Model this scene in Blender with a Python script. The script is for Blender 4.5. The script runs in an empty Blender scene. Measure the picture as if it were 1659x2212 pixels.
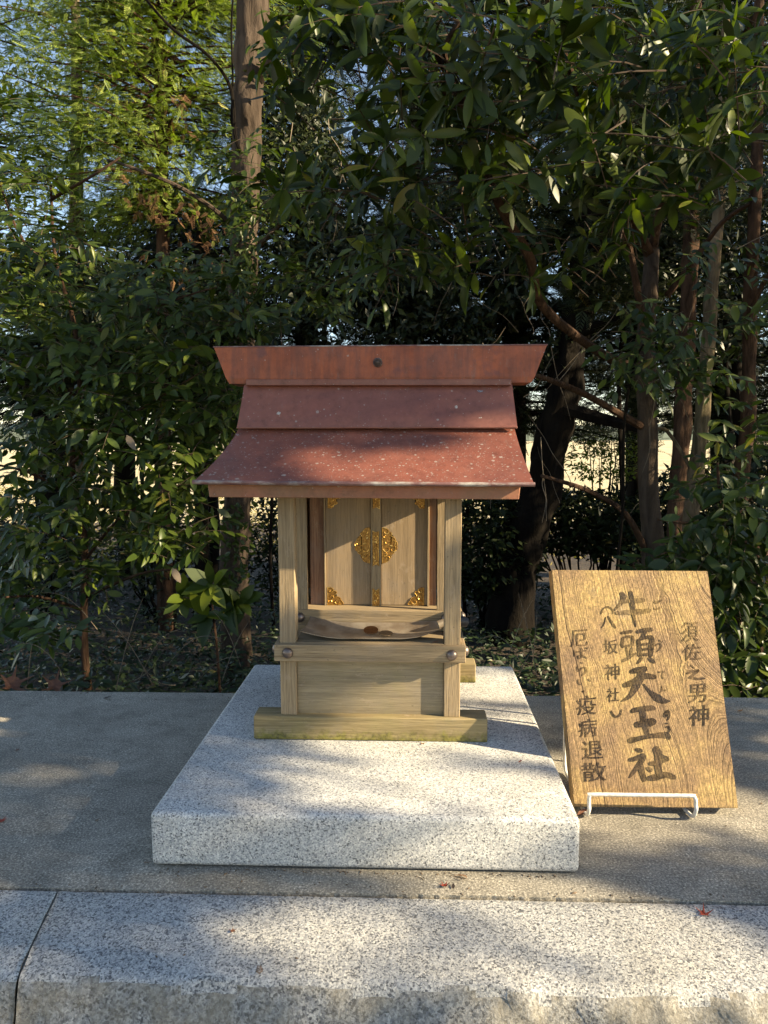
import bpy, bmesh, math, random
import numpy as np
from mathutils import Vector, Matrix, noise as mnoise
random.seed(7); rng = np.random.default_rng(7)
SC = bpy.context.scene; COL = SC.collection; R = math.radians

# ------------------------------------------------------------------ camera, sky, sun, exposure
CAMZ = 0.612
PITCH, YAW, ROLL = R(5.83), R(2.3), R(-0.3)
FP, CX, CY = 1534.0, 829.5, 1106.0                      # focal length / centre of a 1659 x 2212 picture
Fv = Vector((-math.sin(YAW)*math.cos(PITCH), math.cos(YAW)*math.cos(PITCH), -math.sin(PITCH)))
Rv = Fv.cross(Vector((0, 0, 1))).normalized(); Uv = Rv.cross(Fv)
R2 = Rv*math.cos(ROLL) + Uv*math.sin(ROLL); U2 = -Rv*math.sin(ROLL) + Uv*math.cos(ROLL)
cd = bpy.data.cameras.new('camera'); cam = bpy.data.objects.new('camera', cd); COL.objects.link(cam)
cd.sensor_fit = 'VERTICAL'; cd.sensor_height = 24.0; cd.lens = 24.0*FP/2212.0
cd.clip_start = 0.02; cd.clip_end = 3000
cam.matrix_world = Matrix(((R2.x, U2.x, -Fv.x, 0), (R2.y, U2.y, -Fv.y, 0), (R2.z, U2.z, -Fv.z, CAMZ), (0, 0, 0, 1)))
SC.camera = cam

SUN_AZ, SUN_EL = R(77), R(23.7)                         # from straight-behind-the-camera round to the right
SUN = Vector((math.cos(SUN_EL)*math.sin(SUN_AZ), -math.cos(SUN_EL)*math.cos(SUN_AZ), math.sin(SUN_EL)))
w = bpy.data.worlds.new('World'); SC.world = w; w.use_nodes = True
nt = w.node_tree; nt.nodes.clear()
sky = nt.nodes.new('ShaderNodeTexSky'); sky.sky_type = 'NISHITA'; sky.sun_disc = False
sky.sun_elevation = SUN_EL; sky.sun_rotation = R(103); sky.altitude = 900; sky.air_density = 1.0; sky.dust_density = .25; sky.ozone_density = 1.0
bg = nt.nodes.new('ShaderNodeBackground'); bg.inputs[1].default_value = 0.085
wo = nt.nodes.new('ShaderNodeOutputWorld')
tint = nt.nodes.new('ShaderNodeMix'); tint.data_type = 'RGBA'; tint.blend_type = 'MULTIPLY'; tint.inputs[0].default_value = 1.0; tint.inputs[7].default_value = (1.10, 1.0, .90, 1)
nt.links.new(sky.outputs[0], tint.inputs[6]); nt.links.new(tint.outputs[2], bg.inputs[0]); nt.links.new(bg.outputs[0], wo.inputs[0])
sl = bpy.data.lights.new('sun', 'SUN'); sl.energy = 5.0; sl.angle = R(0.53); sl.color = (1.0, 0.82, 0.53)
so = bpy.data.objects.new('sun', sl); COL.objects.link(so)
so.rotation_euler = (-SUN).to_track_quat('-Z', 'Y').to_euler(); so.location = SUN*20
SC.view_settings.view_transform = 'Standard'; SC.view_settings.look = 'None'
SC.view_settings.gamma = 1.0; SC.view_settings.use_curve_mapping = False
SC.view_settings.exposure = 1.78
SC.render.engine = 'CYCLES'
SC.cycles.max_bounces = 6; SC.cycles.diffuse_bounces = 3; SC.cycles.glossy_bounces = 2
SC.cycles.transmission_bounces = 3; SC.cycles.transparent_max_bounces = 6; SC.cycles.use_denoising = True
SC.cycles.caustics_reflective = False; SC.cycles.caustics_refractive = False

def ray(x, y): return R2*((x-CX)/FP) - U2*((y-CY)/FP) + Fv
def atY(x, y, Y): d = ray(x, y); return Vector((0, 0, CAMZ)) + d*(Y/d.y)
def atZ(x, y, Z): d = ray(x, y); return Vector((0, 0, CAMZ)) + d*((Z-CAMZ)/d.z)

# ------------------------------------------------------------------ materials
def newmat(name):
    m = bpy.data.materials.new(name); m.use_nodes = True
    t = m.node_tree; t.nodes.clear()
    o = t.nodes.new('ShaderNodeOutputMaterial'); b = t.nodes.new('ShaderNodeBsdfPrincipled')
    t.links.new(b.outputs[0], o.inputs[0]); return m, t, b, o
class NB:
    def __init__(s, t): s.t = t
    def n(s, typ, ins=None, **kw):
        nd = s.t.nodes.new(typ)
        for k, v in kw.items(): setattr(nd, k, v)
        for k, v in (ins or {}).items():
            i = nd.inputs[k]
            if isinstance(v, bpy.types.NodeSocket): s.t.links.new(v, i)
            else: i.default_value = v
        return nd
    def coord(s, scale=(1, 1, 1), rnd=True):
        tc = s.n('ShaderNodeTexCoord'); v = tc.outputs['Object']
        if rnd:
            oi = s.n('ShaderNodeObjectInfo')
            mu = s.n('ShaderNodeVectorMath', {0: (7.3, 3.1, 5.7)}, operation='SCALE'); s.t.links.new(oi.outputs['Random'], mu.inputs['Scale'])
            ad = s.n('ShaderNodeVectorMath', {0: v, 1: mu.outputs[0]}, operation='ADD'); v = ad.outputs[0]
        return s.n('ShaderNodeVectorMath', {0: v, 1: scale}, operation='MULTIPLY').outputs[0]
    def noise(s, vec, scale, detail=4, rough=.55, dist=0):
        return s.n('ShaderNodeTexNoise', {'Vector': vec, 'Scale': scale, 'Detail': detail, 'Roughness': rough, 'Distortion': dist}).outputs[0]
    def ramp(s, fac, stops, interp='LINEAR'):
        r = s.n('ShaderNodeValToRGB', {0: fac}); e = r.color_ramp; e.interpolation = interp
        while len(e.elements) < len(stops): e.elements.new(0.5)
        for el, (p, c) in zip(e.elements, stops):
            el.position = p; el.color = (c if isinstance(c, tuple) else (c, c, c)) + (1,)
        return r.outputs[0]
    def mix(s, fac, a, b, mode='MIX'):
        m = s.n('ShaderNodeMix', data_type='RGBA', blend_type=mode)
        for k, v in ((0, fac), (6, a), (7, b)):
            i = m.inputs[k]
            if isinstance(v, bpy.types.NodeSocket): s.t.links.new(v, i)
            elif k == 0: i.default_value = v
            else: i.default_value = tuple(v) + (1,)
        return m.outputs[2]
    def math(s, op, a, b=0.0, clamp=False):
        return s.n('ShaderNodeMath', {0: a, 1: b}, operation=op, use_clamp=clamp).outputs[0]
    def bump(s, h, strength=.3, dist=.01):
        return s.n('ShaderNodeBump', {'Height': h, 'Strength': strength, 'Distance': dist}).outputs[0]

def mat_granite(name, light, sc, dark=.14, warm=0.0, bumpd=.0008, stain=None):
    m, t, b, o = newmat(name); q = NB(t); c = q.coord(rnd=False)
    nz = q.n('ShaderNodeTexNoise', {'Vector': c, 'Scale': sc*.8, 'Detail': 2.0}).outputs[1]
    c2 = q.n('ShaderNodeVectorMath', {0: nz, 1: (-.5, -.5, -.5)}, operation='ADD').outputs[0]
    c2 = q.n('ShaderNodeVectorMath', {0: c2}, operation='SCALE'); c2.inputs['Scale'].default_value = 1.3/sc
    c3 = q.n('ShaderNodeVectorMath', {0: c, 1: c2.outputs[0]}, operation='ADD').outputs[0]
    v1 = q.n('ShaderNodeTexVoronoi', {'Vector': c3, 'Scale': sc}).outputs['Color']
    v2 = q.n('ShaderNodeTexVoronoi', {'Vector': c3, 'Scale': sc*1.7}).outputs['Color']
    s1 = q.n('ShaderNodeSeparateColor', {0: v1}); s2 = q.n('ShaderNodeSeparateColor', {0: v2})
    L = light
    col = q.ramp(s1.outputs[0], [(0, (.12, .122, .13)), (dark, (.38*L, .39*L, .41*L)), (dark+.16, (.60*L, .60*L, .60*L)), (.62, (.78*L, .77*L, .74*L)), (.85, (.92*L, .90*L, .86*L))], 'CONSTANT')
    col2 = q.ramp(s2.outputs[1], [(0, .42), (.10, .76), (.3, .95), (.8, 1.08)], 'CONSTANT')
    col = q.mix(.8, col, col2, 'MULTIPLY')
    big = q.noise(c, 9, 4); col = q.mix(1, col, q.ramp(big, [(.3, .80), (.7, 1.08)]), 'MULTIPLY'); col = q.mix(q.ramp(q.noise(c, 5, 5, .65), [(.50, 0.0), (.78, .5)]), col, q.mix(1, col, (.80, .74, .62), 'MULTIPLY'))
    if stain:
        st = q.ramp(q.noise(c, 16, 6, .7), [(.36, 0.0), (.58, 1.0)])
        col = q.mix(q.math('MULTIPLY', st, .72), col, stain)
        nf = q.noise(c, 130, 4, .75); col = q.mix(.8, col, q.ramp(nf, [(.30, .35), (.55, 1.0), (.75, 1.25)]), 'MULTIPLY')
    t.links.new(col, b.inputs['Base Color']); b.inputs['Roughness'].default_value = .7
    h = q.math('ADD', q.noise(c, sc*.7, 4, .7), q.math('MULTIPLY', s1.outputs[0], .5))
    t.links.new(q.bump(h, .5, bumpd), b.inputs['Normal']); return m

def mat_concrete():
    m, t, b, o = newmat('concrete'); q = NB(t); c = q.coord(rnd=False)
    n1 = q.noise(c, 4.5, 6, .65); n2 = q.noise(c, 300, 3, .8); n3 = q.noise(c, 22, 6, .7)
    col = q.ramp(n1, [(.25, (.160, .145, .118)), (.5, (.255, .232, .192)), (.75, (.345, .315, .26))])
    col = q.mix(1, col, q.ramp(n2, [(.30, .30), (.46, .85), (.56, 1.2), (.68, 2.6)]), 'MULTIPLY')
    col = q.mix(.8, col, q.ramp(n3, [(.3, .66), (.5, 1.0), (.75, 1.22)]), 'MULTIPLY')
    # darker damp blotches and long faint trowel marks
    cs = q.n('ShaderNodeMapping', {0: c, 2: (0, 0, R(32)), 3: (4, 40, 4)}).outputs[0]
    tr = q.noise(cs, 1.0, 5, .7); col = q.mix(.7, col, q.ramp(tr, [(.36, .80), (.5, 1.0), (.66, 1.0), (.72, 1.35)]), 'MULTIPLY')
    t.links.new(col, b.inputs['Base Color']); b.inputs['Roughness'].default_value = .93
    h = q.math('ADD', q.noise(c, 300, 4, .7), q.math('MULTIPLY', n3, 1.5))
    t.links.new(q.bump(h, .6, .0012), b.inputs['Normal']); return m

def mat_wood(name, axis, base, dark, moss=0.0, red=0.0, grain=1.0, mossz=None):
    """weathered timber, the grain running along the axis"""
    m, t, b, o = newmat(name); q = NB(t)
    st = {'X': (1.5, 42, 42), 'Y': (42, 1.5, 42), 'Z': (42, 42, 1.5)}[axis]
    c = q.coord(st); cr = q.coord((1, 1, 1), rnd=False)
    g1 = q.noise(c, 9, 3, .6, .4); g2 = q.noise(c, 1.8, 3, .5); g3 = q.noise(c, 26, 2, .5)
    col = q.mix(q.ramp(g1, [(.32, .8), (.52, .2), (.62, 0.0)]), base, dark)
    col = q.mix(1, col, q.ramp(g2, [(.3, .80), (.7, 1.16)]), 'MULTIPLY')
    col = q.mix(.6, col, q.ramp(g3, [(.3, .72), (.6, 1.12)]), 'MULTIPLY')
    bl = q.noise(q.coord(), 13, 5, .65)
    col = q.mix(q.ramp(bl, [(.48, 0.0), (.78, .42)]), col, (.22, .19, .165))           # greyed patches
    lc = q.noise(q.coord((.6, 1, 1) if axis == 'X' else (1, 1, .6)), 42, 5, .8); col = q.mix(q.math('MULTIPLY', q.ramp(lc, [(.56, 0.0), (.66, 1.0)]), q.ramp(q.noise(q.coord(), 9, 2), [(.45, 0.0), (.6, .55)])), col, (.37, .29, .21))
    spk = q.noise(q.coord(), 190, 2, .6); col = q.mix(q.ramp(spk, [(.68, 0.0), (.76, .6)]), col, (.09, .075, .055))
    if moss:
        sx = q.n('ShaderNodeSeparateXYZ', {0: cr})
        hz = q.math('SUBTRACT', 1.0, q.math('DIVIDE', sx.outputs[2], mossz or .03), True)
        mn = q.noise(cr, 60, 5, .75)
        f = q.math('MULTIPLY', q.ramp(q.math('ADD', q.math('MULTIPLY', hz, .55), mn), [(.70, 0.0), (.98, 1.0)]), moss, True)
        col = q.mix(f, col, q.ramp(q.noise(cr, 150, 3), [(.35, (.060, .058, .016)), (.65, (.21, .19, .040))]))
        f2 = q.ramp(q.noise(cr, 19, 4, .6), [(.50, 0.0), (.75, .35)]); col = q.mix(f2, col, (.23, .205, .09))
    t.links.new(col, b.inputs['Base Color']); b.inputs['Roughness'].default_value = .78
    b.inputs['Specular IOR Level'].default_value = .3
    t.links.new(q.bump(q.math('ADD', g1, q.math('MULTIPLY', g3, .6)), .45*grain, .0016), b.inputs['Normal']); return m

def mat_paint(name, base, lo, streak=False, spots=0.0, metal=0.0, rough=.42, worn=None):
    m, t, b, o = newmat(name); q = NB(t); c = q.coord(rnd=False)
    n1 = q.noise(c, 7, 5, .6)
    col = q.mix(q.ramp(n1, [(.35, 1.0), (.65, 0.0)]), base, lo)
    if streak:
        s = q.noise(q.coord((60, 8, 7), rnd=False), 1.3, 5, .65)
        col = q.mix(q.ramp(s, [(.38, .75), (.60, 0.0)]), col, (.17, .052, .030))
        bl = q.noise(c, 28, 4, .6); col = q.mix(q.ramp(bl, [(.60, 0.0), (.72, .55)]), col, (.10, .04, .045))
    if worn:
        wn = q.noise(q.coord((1, 2.5, 2.5), rnd=False), 14, 5, .65)
        col = q.mix(q.ramp(wn, [(.47, 0.0), (.62, .85)]), col, worn)
    gr = q.noise(c, 52, 6, .78); col = q.mix(.85, col, q.ramp(gr, [(.30, .55), (.46, .92), (.60, 1.04), (.72, 1.22)]), 'MULTIPLY')
    col = q.mix(q.ramp(q.noise(q.coord((3, 1, 1), rnd=False), 30, 5, .8), [(.58, 0.0), (.70, .35)]), col, (.16, .135, .115))
    if spots:
        for sc, th, k in ((150, .36, 0), (330, .36, 0), (80, .24, 0)):
            cs = q.coord((1, 1, 1), rnd=False)
            v = q.n('ShaderNodeTexVoronoi', {'Vector': cs, 'Scale': float(sc), 'Randomness': 1.0})
            sep = q.n('ShaderNodeSeparateColor', {0: v.outputs['Color']})
            rad = q.math('MULTIPLY', sep.outputs[0], th)
            keep = q.math('LESS_THAN', sep.outputs[1], spots)
            wob = q.math('MULTIPLY', q.noise(c, sc*3.0, 2), .22)
            ins = q.ramp(q.math('SUBTRACT', q.math('ADD', v.outputs['Distance'], wob), rad), [(.10, 1.0), (.16, 0.0)])
            col = q.mix(q.math('MULTIPLY', q.math('MULTIPLY', ins, keep), .55), col, (.34, .31, .28))
        n9 = q.noise(c, 330, 3, .7); col = q.mix(q.ramp(n9, [(.67, 0.0), (.74, .55*min(1, spots*3))]), col, (.42, .34, .30))
    t.links.new(col, b.inputs['Base Color'])
    t.links.new(q.ramp(q.noise(c, 18, 5, .6), [(.3, rough-.08), (.7, rough+.2)]), b.inputs['Roughness'])
    b.inputs['Metallic'].default_value = metal
    t.links.new(q.bump(q.math('ADD', q.noise(c, 34, 3), q.math('MULTIPLY', q.noise(c, 260, 3), .25)), .25, .002), b.inputs['Normal']); return m

def mat_simple(name, base, rough=.6, metal=0.0, var=.25, nsc=40, b2=None, bs=.3, bd=.001):
    m, t, b, o = newmat(name); q = NB(t); c = q.coord()
    n = q.noise(c, nsc, 4, .6)
    lo = tuple(x*(1-var) for x in base) if b2 is None else b2
    t.links.new(q.mix(q.ramp(n, [(.35, 0.0), (.65, 1.0)]), lo, base), b.inputs['Base Color'])
    b.inputs['Roughness'].default_value = rough; b.inputs['Metallic'].default_value = metal
    t.links.new(q.bump(n, bs, bd), b.inputs['Normal']); return m

def mat_gold():
    m, t, b, o = newmat('gilt_metal'); q = NB(t); c = q.coord(rnd=False)
    v = q.n('ShaderNodeTexVoronoi', {'Vector': c, 'Scale': 170.0}, feature='SMOOTH_F1').outputs['Distance']
    n = q.noise(c, 130, 2, .5, 1.5)
    h = q.math('ADD', v, n)
    t.links.new(q.ramp(n, [(.35, (.22, .095, .018)), (.55, (.78, .47, .12)), (.7, (.95, .66, .24))]), b.inputs['Base Color'])
    b.inputs['Metallic'].default_value = .85; b.inputs['Roughness'].default_value = .36
    t.links.new(q.bump(h, .5, .0012), b.inputs['Normal']); return m

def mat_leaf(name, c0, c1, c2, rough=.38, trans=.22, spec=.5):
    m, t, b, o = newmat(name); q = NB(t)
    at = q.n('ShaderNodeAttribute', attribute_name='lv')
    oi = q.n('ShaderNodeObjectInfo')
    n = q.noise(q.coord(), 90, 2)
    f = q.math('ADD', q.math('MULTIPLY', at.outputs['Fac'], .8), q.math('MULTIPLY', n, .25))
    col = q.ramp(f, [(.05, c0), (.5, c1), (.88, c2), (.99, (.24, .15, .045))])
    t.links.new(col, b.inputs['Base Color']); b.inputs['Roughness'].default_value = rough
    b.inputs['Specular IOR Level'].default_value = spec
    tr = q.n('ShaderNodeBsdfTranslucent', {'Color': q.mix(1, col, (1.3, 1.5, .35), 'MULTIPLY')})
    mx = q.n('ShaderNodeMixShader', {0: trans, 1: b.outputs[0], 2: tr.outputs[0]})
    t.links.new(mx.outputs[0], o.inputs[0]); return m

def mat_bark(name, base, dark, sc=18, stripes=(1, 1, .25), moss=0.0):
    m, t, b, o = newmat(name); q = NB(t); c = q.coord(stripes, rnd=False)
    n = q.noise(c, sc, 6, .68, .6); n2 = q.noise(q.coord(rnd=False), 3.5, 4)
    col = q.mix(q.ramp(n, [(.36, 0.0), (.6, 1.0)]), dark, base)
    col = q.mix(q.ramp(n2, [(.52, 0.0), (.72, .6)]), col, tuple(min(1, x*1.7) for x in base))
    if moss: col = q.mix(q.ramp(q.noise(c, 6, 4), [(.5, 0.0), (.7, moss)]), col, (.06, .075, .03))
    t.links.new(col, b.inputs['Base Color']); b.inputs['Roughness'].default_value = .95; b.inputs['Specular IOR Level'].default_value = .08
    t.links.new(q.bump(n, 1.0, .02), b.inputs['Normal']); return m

# ------------------------------------------------------------------ object helpers
def tag(o, label=None, cat=None, group=None, kind=None):
    if label: o['label'] = label
    if cat: o['category'] = cat
    if group: o['group'] = group
    if kind: o['kind'] = kind
    return o
def empty(name, loc, label=None, cat=None, group=None, kind=None):
    o = bpy.data.objects.new(name, None); COL.objects.link(o); o.location = loc; o.empty_display_size = .05
    o['_b'] = 1; del o['_b']
    return tag(o, label, cat, group, kind)
def base_of(p):
    v = Vector((0, 0, 0))
    while p is not None: v += p.location; p = p.parent
    return v
def link_mesh(name, me, mat, parent=None, origin=None):
    """mesh given in world coordinates, stored relative to its parent (or to origin)"""
    o = bpy.data.objects.new(name, me); COL.objects.link(o)
    if mat is not None and not me.materials: me.materials.append(mat)
    if parent is not None:
        b = base_of(parent); me.transform(Matrix.Translation(-b)); o.parent = parent
    elif origin is not None:
        me.transform(Matrix.Translation(-Vector(origin))); o.location = origin
    return o
def smooth(me, ang=None):
    me.polygons.foreach_set('use_smooth', [True]*len(me.polygons))
    if ang is not None:
        try: me.set_sharp_from_angle(angle=ang)
        except Exception: pass
def bm_obj(name, bm, mat, parent=None, origin=None, sm=False):
    me = bpy.data.meshes.new(name); bmesh.ops.recalc_face_normals(bm, faces=bm.faces[:]); bm.to_mesh(me); bm.free()
    if sm: smooth(me, R(38))
    return link_mesh(name, me, mat, parent, origin)
def bm_box(bm, x0, x1, y0, y1, z0, z1, bev=.0012, seg=1, cuts=0, rough=0.0):
    b2 = bmesh.new(); bmesh.ops.create_cube(b2, size=1)
    for v in b2.verts:
        v.co = Vector(((x0+x1)/2 + v.co.x*(x1-x0), (y0+y1)/2 + v.co.y*(y1-y0), (z0+z1)/2 + v.co.z*(z1-z0)))
    if bev: bmesh.ops.bevel(b2, geom=b2.edges[:], offset=bev, segments=seg, affect='EDGES', profile=.6)
    me = bpy.data.meshes.new('tmp'); b2.to_mesh(me); b2.free(); bm.from_mesh(me); bpy.data.meshes.remove(me)
def box(name, x0, x1, y0, y1, z0, z1, mat, parent=None, bev=.0012, seg=1, origin=None):
    bm = bmesh.new(); bm_box(bm, x0, x1, y0, y1, z0, z1, bev, seg); return bm_obj(name, bm, mat, parent, origin, sm=seg > 1)
def mesh_from(name, V, F, mat=None, parent=None, origin=None, sm=False):
    me = bpy.data.meshes.new(name); me.from_pydata([tuple(v) for v in V], [], F); me.update()
    if sm: smooth(me, R(50))
    return link_mesh(name, me, mat, parent, origin)
def tube_arrays(pts, rads, sides=6, cap=True, rough=0.0, seed=0):
    V, F = [], []
    pts = [Vector(p) for p in pts]; n = len(pts); up = Vector((.13, .2, 1)).normalized()
    ref = None
    for i, p in enumerate(pts):
        d = (pts[min(i+1, n-1)] - pts[max(i-1, 0)])
        d = d.normalized() if d.length > 1e-9 else Vector((0, 0, 1))
        if ref is None:
            a = up.cross(d); a = a.normalized() if a.length > .05 else Vector((1, 0, 0)).cross(d).normalized()
        else: a = (ref - d*ref.dot(d)).normalized()
        ref = a; b = d.cross(a)
        for k in range(sides):
            th = 2*math.pi*k/sides
            rr = rads[i]*(1 + (rough*mnoise.noise(Vector((math.cos(th)*1.5 + seed, math.sin(th)*1.5, p.z*6 + p.x*3))) + rough*.30*mnoise.noise(Vector((math.cos(th)*7 + seed, math.sin(th)*7, p.z*9))) if rough else 0))
            V.append(p + a*(rr*math.cos(th)) + b*(rr*math.sin(th)))
        if i:
            o = (i-1)*sides
            for k in range(sides):
                k2 = (k+1) % sides; F.append((o+k, o+k2, o+sides+k2, o+sides+k))
    if cap:
        F.append(tuple(range(sides))[::-1]); F.append(tuple(range((n-1)*sides, n*sides)))
    return V, F
def smooth_path(P, W, per=5):
    P = [Vector(p) for p in P]; out, ow = [], []
    for i in range(len(P)-1):
        p0, p1, p2, p3 = P[max(i-1, 0)], P[i], P[i+1], P[min(i+2, len(P)-1)]
        for k in range(per):
            t = k/per
            out.append(.5*((2*p1) + (p2-p0)*t + (2*p0-5*p1+4*p2-p3)*t*t + (3*p1-p0-3*p2+p3)*t**3)); ow.append(W[i]*(1-t) + W[i+1]*t)
    out.append(P[-1]); ow.append(W[-1]); return out, ow
def tube(name, P, W, mat, parent=None, sides=8, per=5, rough=0.0, origin=None, seed=0):
    p, w_ = smooth_path(P, W, per); V, F = tube_arrays(p, w_, sides, True, rough, seed)
    return mesh_from(name, V, F, mat, parent, origin, sm=True)
class Acc:
    """collects many tubes into one mesh"""
    def __init__(s): s.V = []; s.F = []
    def add(s, V, F):
        o = len(s.V); s.V += V; s.F += [tuple(i+o for i in f) for f in F]
    def tube(s, P, W, sides=4, per=1):
        if per > 1: P, W = smooth_path(P, W, per)
        s.add(*tube_arrays(P, W, sides, False))

# ------------------------------------------------------------------ materials used
M_slab = mat_granite('polished_granite', .80, 520, .07, bumpd=.0003)
M_kerb = mat_granite('hammered_granite', .64, 470, .13, bumpd=.0022)
M_kerbrough = mat_granite('split_granite', .58, 380, .15, bumpd=.003, stain=(.25, .22, .165))
M_conc = mat_concrete()
WB, WD = (.310, .232, .138), (.17, .122, .072)
M_wx = mat_wood('weathered_cedar_lengthwise', 'X', WB, WD); M_wz = mat_wood('weathered_cedar_upright', 'Z', WB, WD)
M_wy = mat_wood('weathered_cedar_depthwise', 'Y', WB, WD)
M_sill = mat_wood('mossy_cedar', 'X', (.29, .225, .115), (.16, .12, .055), moss=.9, mossz=.030)
M_panel = mat_wood('greyed_cedar_board', 'X', (.275, .222, .138), (.19, .15, .095), moss=.5, mossz=.05, grain=.7)
M_red = mat_wood('reddish_cedar', 'Z', (.25, .135, .078), (.13, .062, .038), grain=.7)
M_door = mat_wood('smooth_door_board', 'Z', (.285, .205, .122), (.22, .155, .092), grain=.35)
M_ridge = mat_paint('orange_red_copper', (.36, .095, .032), (.23, .058, .025), streak=True, spots=.02, rough=.5)
M_upper = mat_paint('purple_red_paint', (.225, .083, .056), (.175, .064, .047), spots=.055)
M_lower = mat_paint('spotted_red_paint', (.200, .068, .044), (.150, .052, .037), spots=.27)
M_trim = mat_paint('worn_eave_metal', (.19, .09, .08), (.14, .07, .065), worn=(.42, .41, .37))
M_fascia = mat_paint('copper_fascia', (.34, .125, .070), (.22, .12, .065), streak=False, spots=.04, rough=.6)
M_gold = mat_gold(); M_goldb = mat_simple('dark_gilt_ground', (.36, .19, .045), .42, .7, .5, 260, None, .5, .0008)
M_bronze = mat_simple('dark_bronze', (.21, .165, .145), .38, .75, .35, 60)
M_tray = mat_simple('tarnished_metal', (.36, .31, .25), .40, .45, .4, 30, (.20, .155, .115))
M_coin = mat_simple('copper_coin', (.30, .14, .055), .38, .8, .3, 300)
M_coin2 = mat_simple('tarnished_coin', (.20, .145, .09), .5, .7, .3, 200)
M_black = mat_simple('black_iron', (.02, .02, .022), .5)
M_wire = mat_simple('white_coated_wire', (.74, .74, .72), .45, 0, .12, 160, (.52, .50, .46))

# ------------------------------------------------------------------ the setting: ground, field, hills
GZ = -0.80
def ground_h(x, y):
    # a low bank just behind the platform, then level ground
    return GZ + .10*mnoise.noise(Vector((x*.5, y*.5, 0))) * (1 if y < 8 else 0)
V, F = [], []; nx, ny = 60, 40
ys = [-6 + 18*(j/(ny-1)) for j in range(ny)]; xs = [-14 + 28*i/(nx-1) for i in range(nx)]
for y in ys:
    for x in xs: V.append((x, y, ground_h(x, y)))
for j in range(ny-1):
    for i in range(nx-1): a = j*nx+i; F.append((a, a+1, a+nx+1, a+nx))
M_soil = mat_simple('leaf_litter_soil', (.065, .045, .030), .95, 0, .5, 25, (.025, .020, .014), 1.0, .02)
tag(mesh_from('woodland_ground', V, F, M_soil, sm=True), kind='structure', label='dark leaf littered soil under the trees behind the concrete')
m, t, b, o = newmat('dry_field_grass'); q = NB(t); c = q.coord(rnd=False)
n1 = q.noise(c, .35, 5, .6); n2 = q.noise(c, 6, 5, .75)
col = q.ramp(n1, [(.3, (.40, .33, .19)), (.5, (.56, .47, .28)), (.7, (.64, .56, .36))]); col = q.mix(.8, col, q.ramp(n2, [(.3, .7), (.7, 1.2)]), 'MULTIPLY')
t.links.new(col, b.inputs['Base Color']); b.inputs['Roughness'].default_value = .9; t.links.new(q.bump(n2, .8, .1), b.inputs['Normal'])
tag(mesh_from('field', [(-900, 5.5, GZ-.02), (900, 5.5, GZ-.02), (900, 1500, GZ-.02), (-900, 1500, GZ-.02),
    (-900, -900, GZ-.12), (900, -900, GZ-.12), (900, 5.5, GZ-.12), (-900, 5.5, GZ-.12)], [(0, 1, 2, 3), (4, 5, 6, 7)], m), kind='structure', label='pale dry grass field beyond the trees')
V, F = [], []; n = 160
for i in range(n):
    x = -700 + 1400*i/(n-1); h = 7 + 9*(mnoise.noise(Vector((x*.006, 2, 0)))+.4) + 2.2*mnoise.noise(Vector((x*.05, 0, 0)))
    V += [(x, 430, GZ-1), (x, 436, GZ+max(2, h)*.75), (x, 470, GZ+max(2, h)), (x, 500, GZ-1)]
for i in range(n-1):
    for k in range(3): a = i*4+k; F.append((a, a+4, a+5, a+1))
tag(mesh_from('hills', V, F, mat_simple('distant_wood', (.13, .16, .13), .95, 0, .3, .08), sm=True), kind='structure', label='low blue green wooded rise across the field')

# ------------------------------------------------------------------ concrete platform and granite kerb
def wavy_slab(name, x0, x1, y0, y1, z0, z1, mat, parent, nx, ny, amp, front_amp, origin=None):
    V, F = [], []
    for j in range(ny+1):
        for i in range(nx+1):
            x = x0+(x1-x0)*i/nx; y = y0+(y1-y0)*j/ny
            e = front_amp*mnoise.noise(Vector((x*70, y0*9, 3))) + front_amp*.6*mnoise.noise(Vector((x*190, y0*9, 3)))
            if j == 0: y += e
            if j == ny: y += e*.8
            V.append((x, y, z1 + amp*mnoise.noise(Vector((x*6, y*6, 0)))))
    for j in range(ny):
        for i in range(nx): a = j*(nx+1)+i; F.append((a, a+1, a+nx+2, a+nx+1))
    o = len(V)
    for i in range(nx+1): V.append((V[i][0], V[i][1], z0))
    for i in range(nx): F.append((i+1, i, o+i, o+i+1))
    o2 = len(V)
    for i in range(nx+1): k = ny*(nx+1)+i; V.append((V[k][0], V[k][1], z0))
    for i in range(nx): k = ny*(nx+1)+i; F.append((k, k+1, o2+i+1, o2+i))
    return mesh_from(name, V, F, mat, parent, origin)
tag(wavy_slab('concrete_platform', -3.2, 3.2, .9025, 1.659, GZ, 0, M_conc, None, 900, 30, .0012, .0016), kind='structure', label='grey mortar topped platform the shrine slab stands on')
kerb = empty('granite_kerb', (0, .82, 0), kind='structure', label='granite kerb along the front of the platform')
def SHL(x): return .19*math.exp(-((x+.486)/.25)**2)
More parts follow.
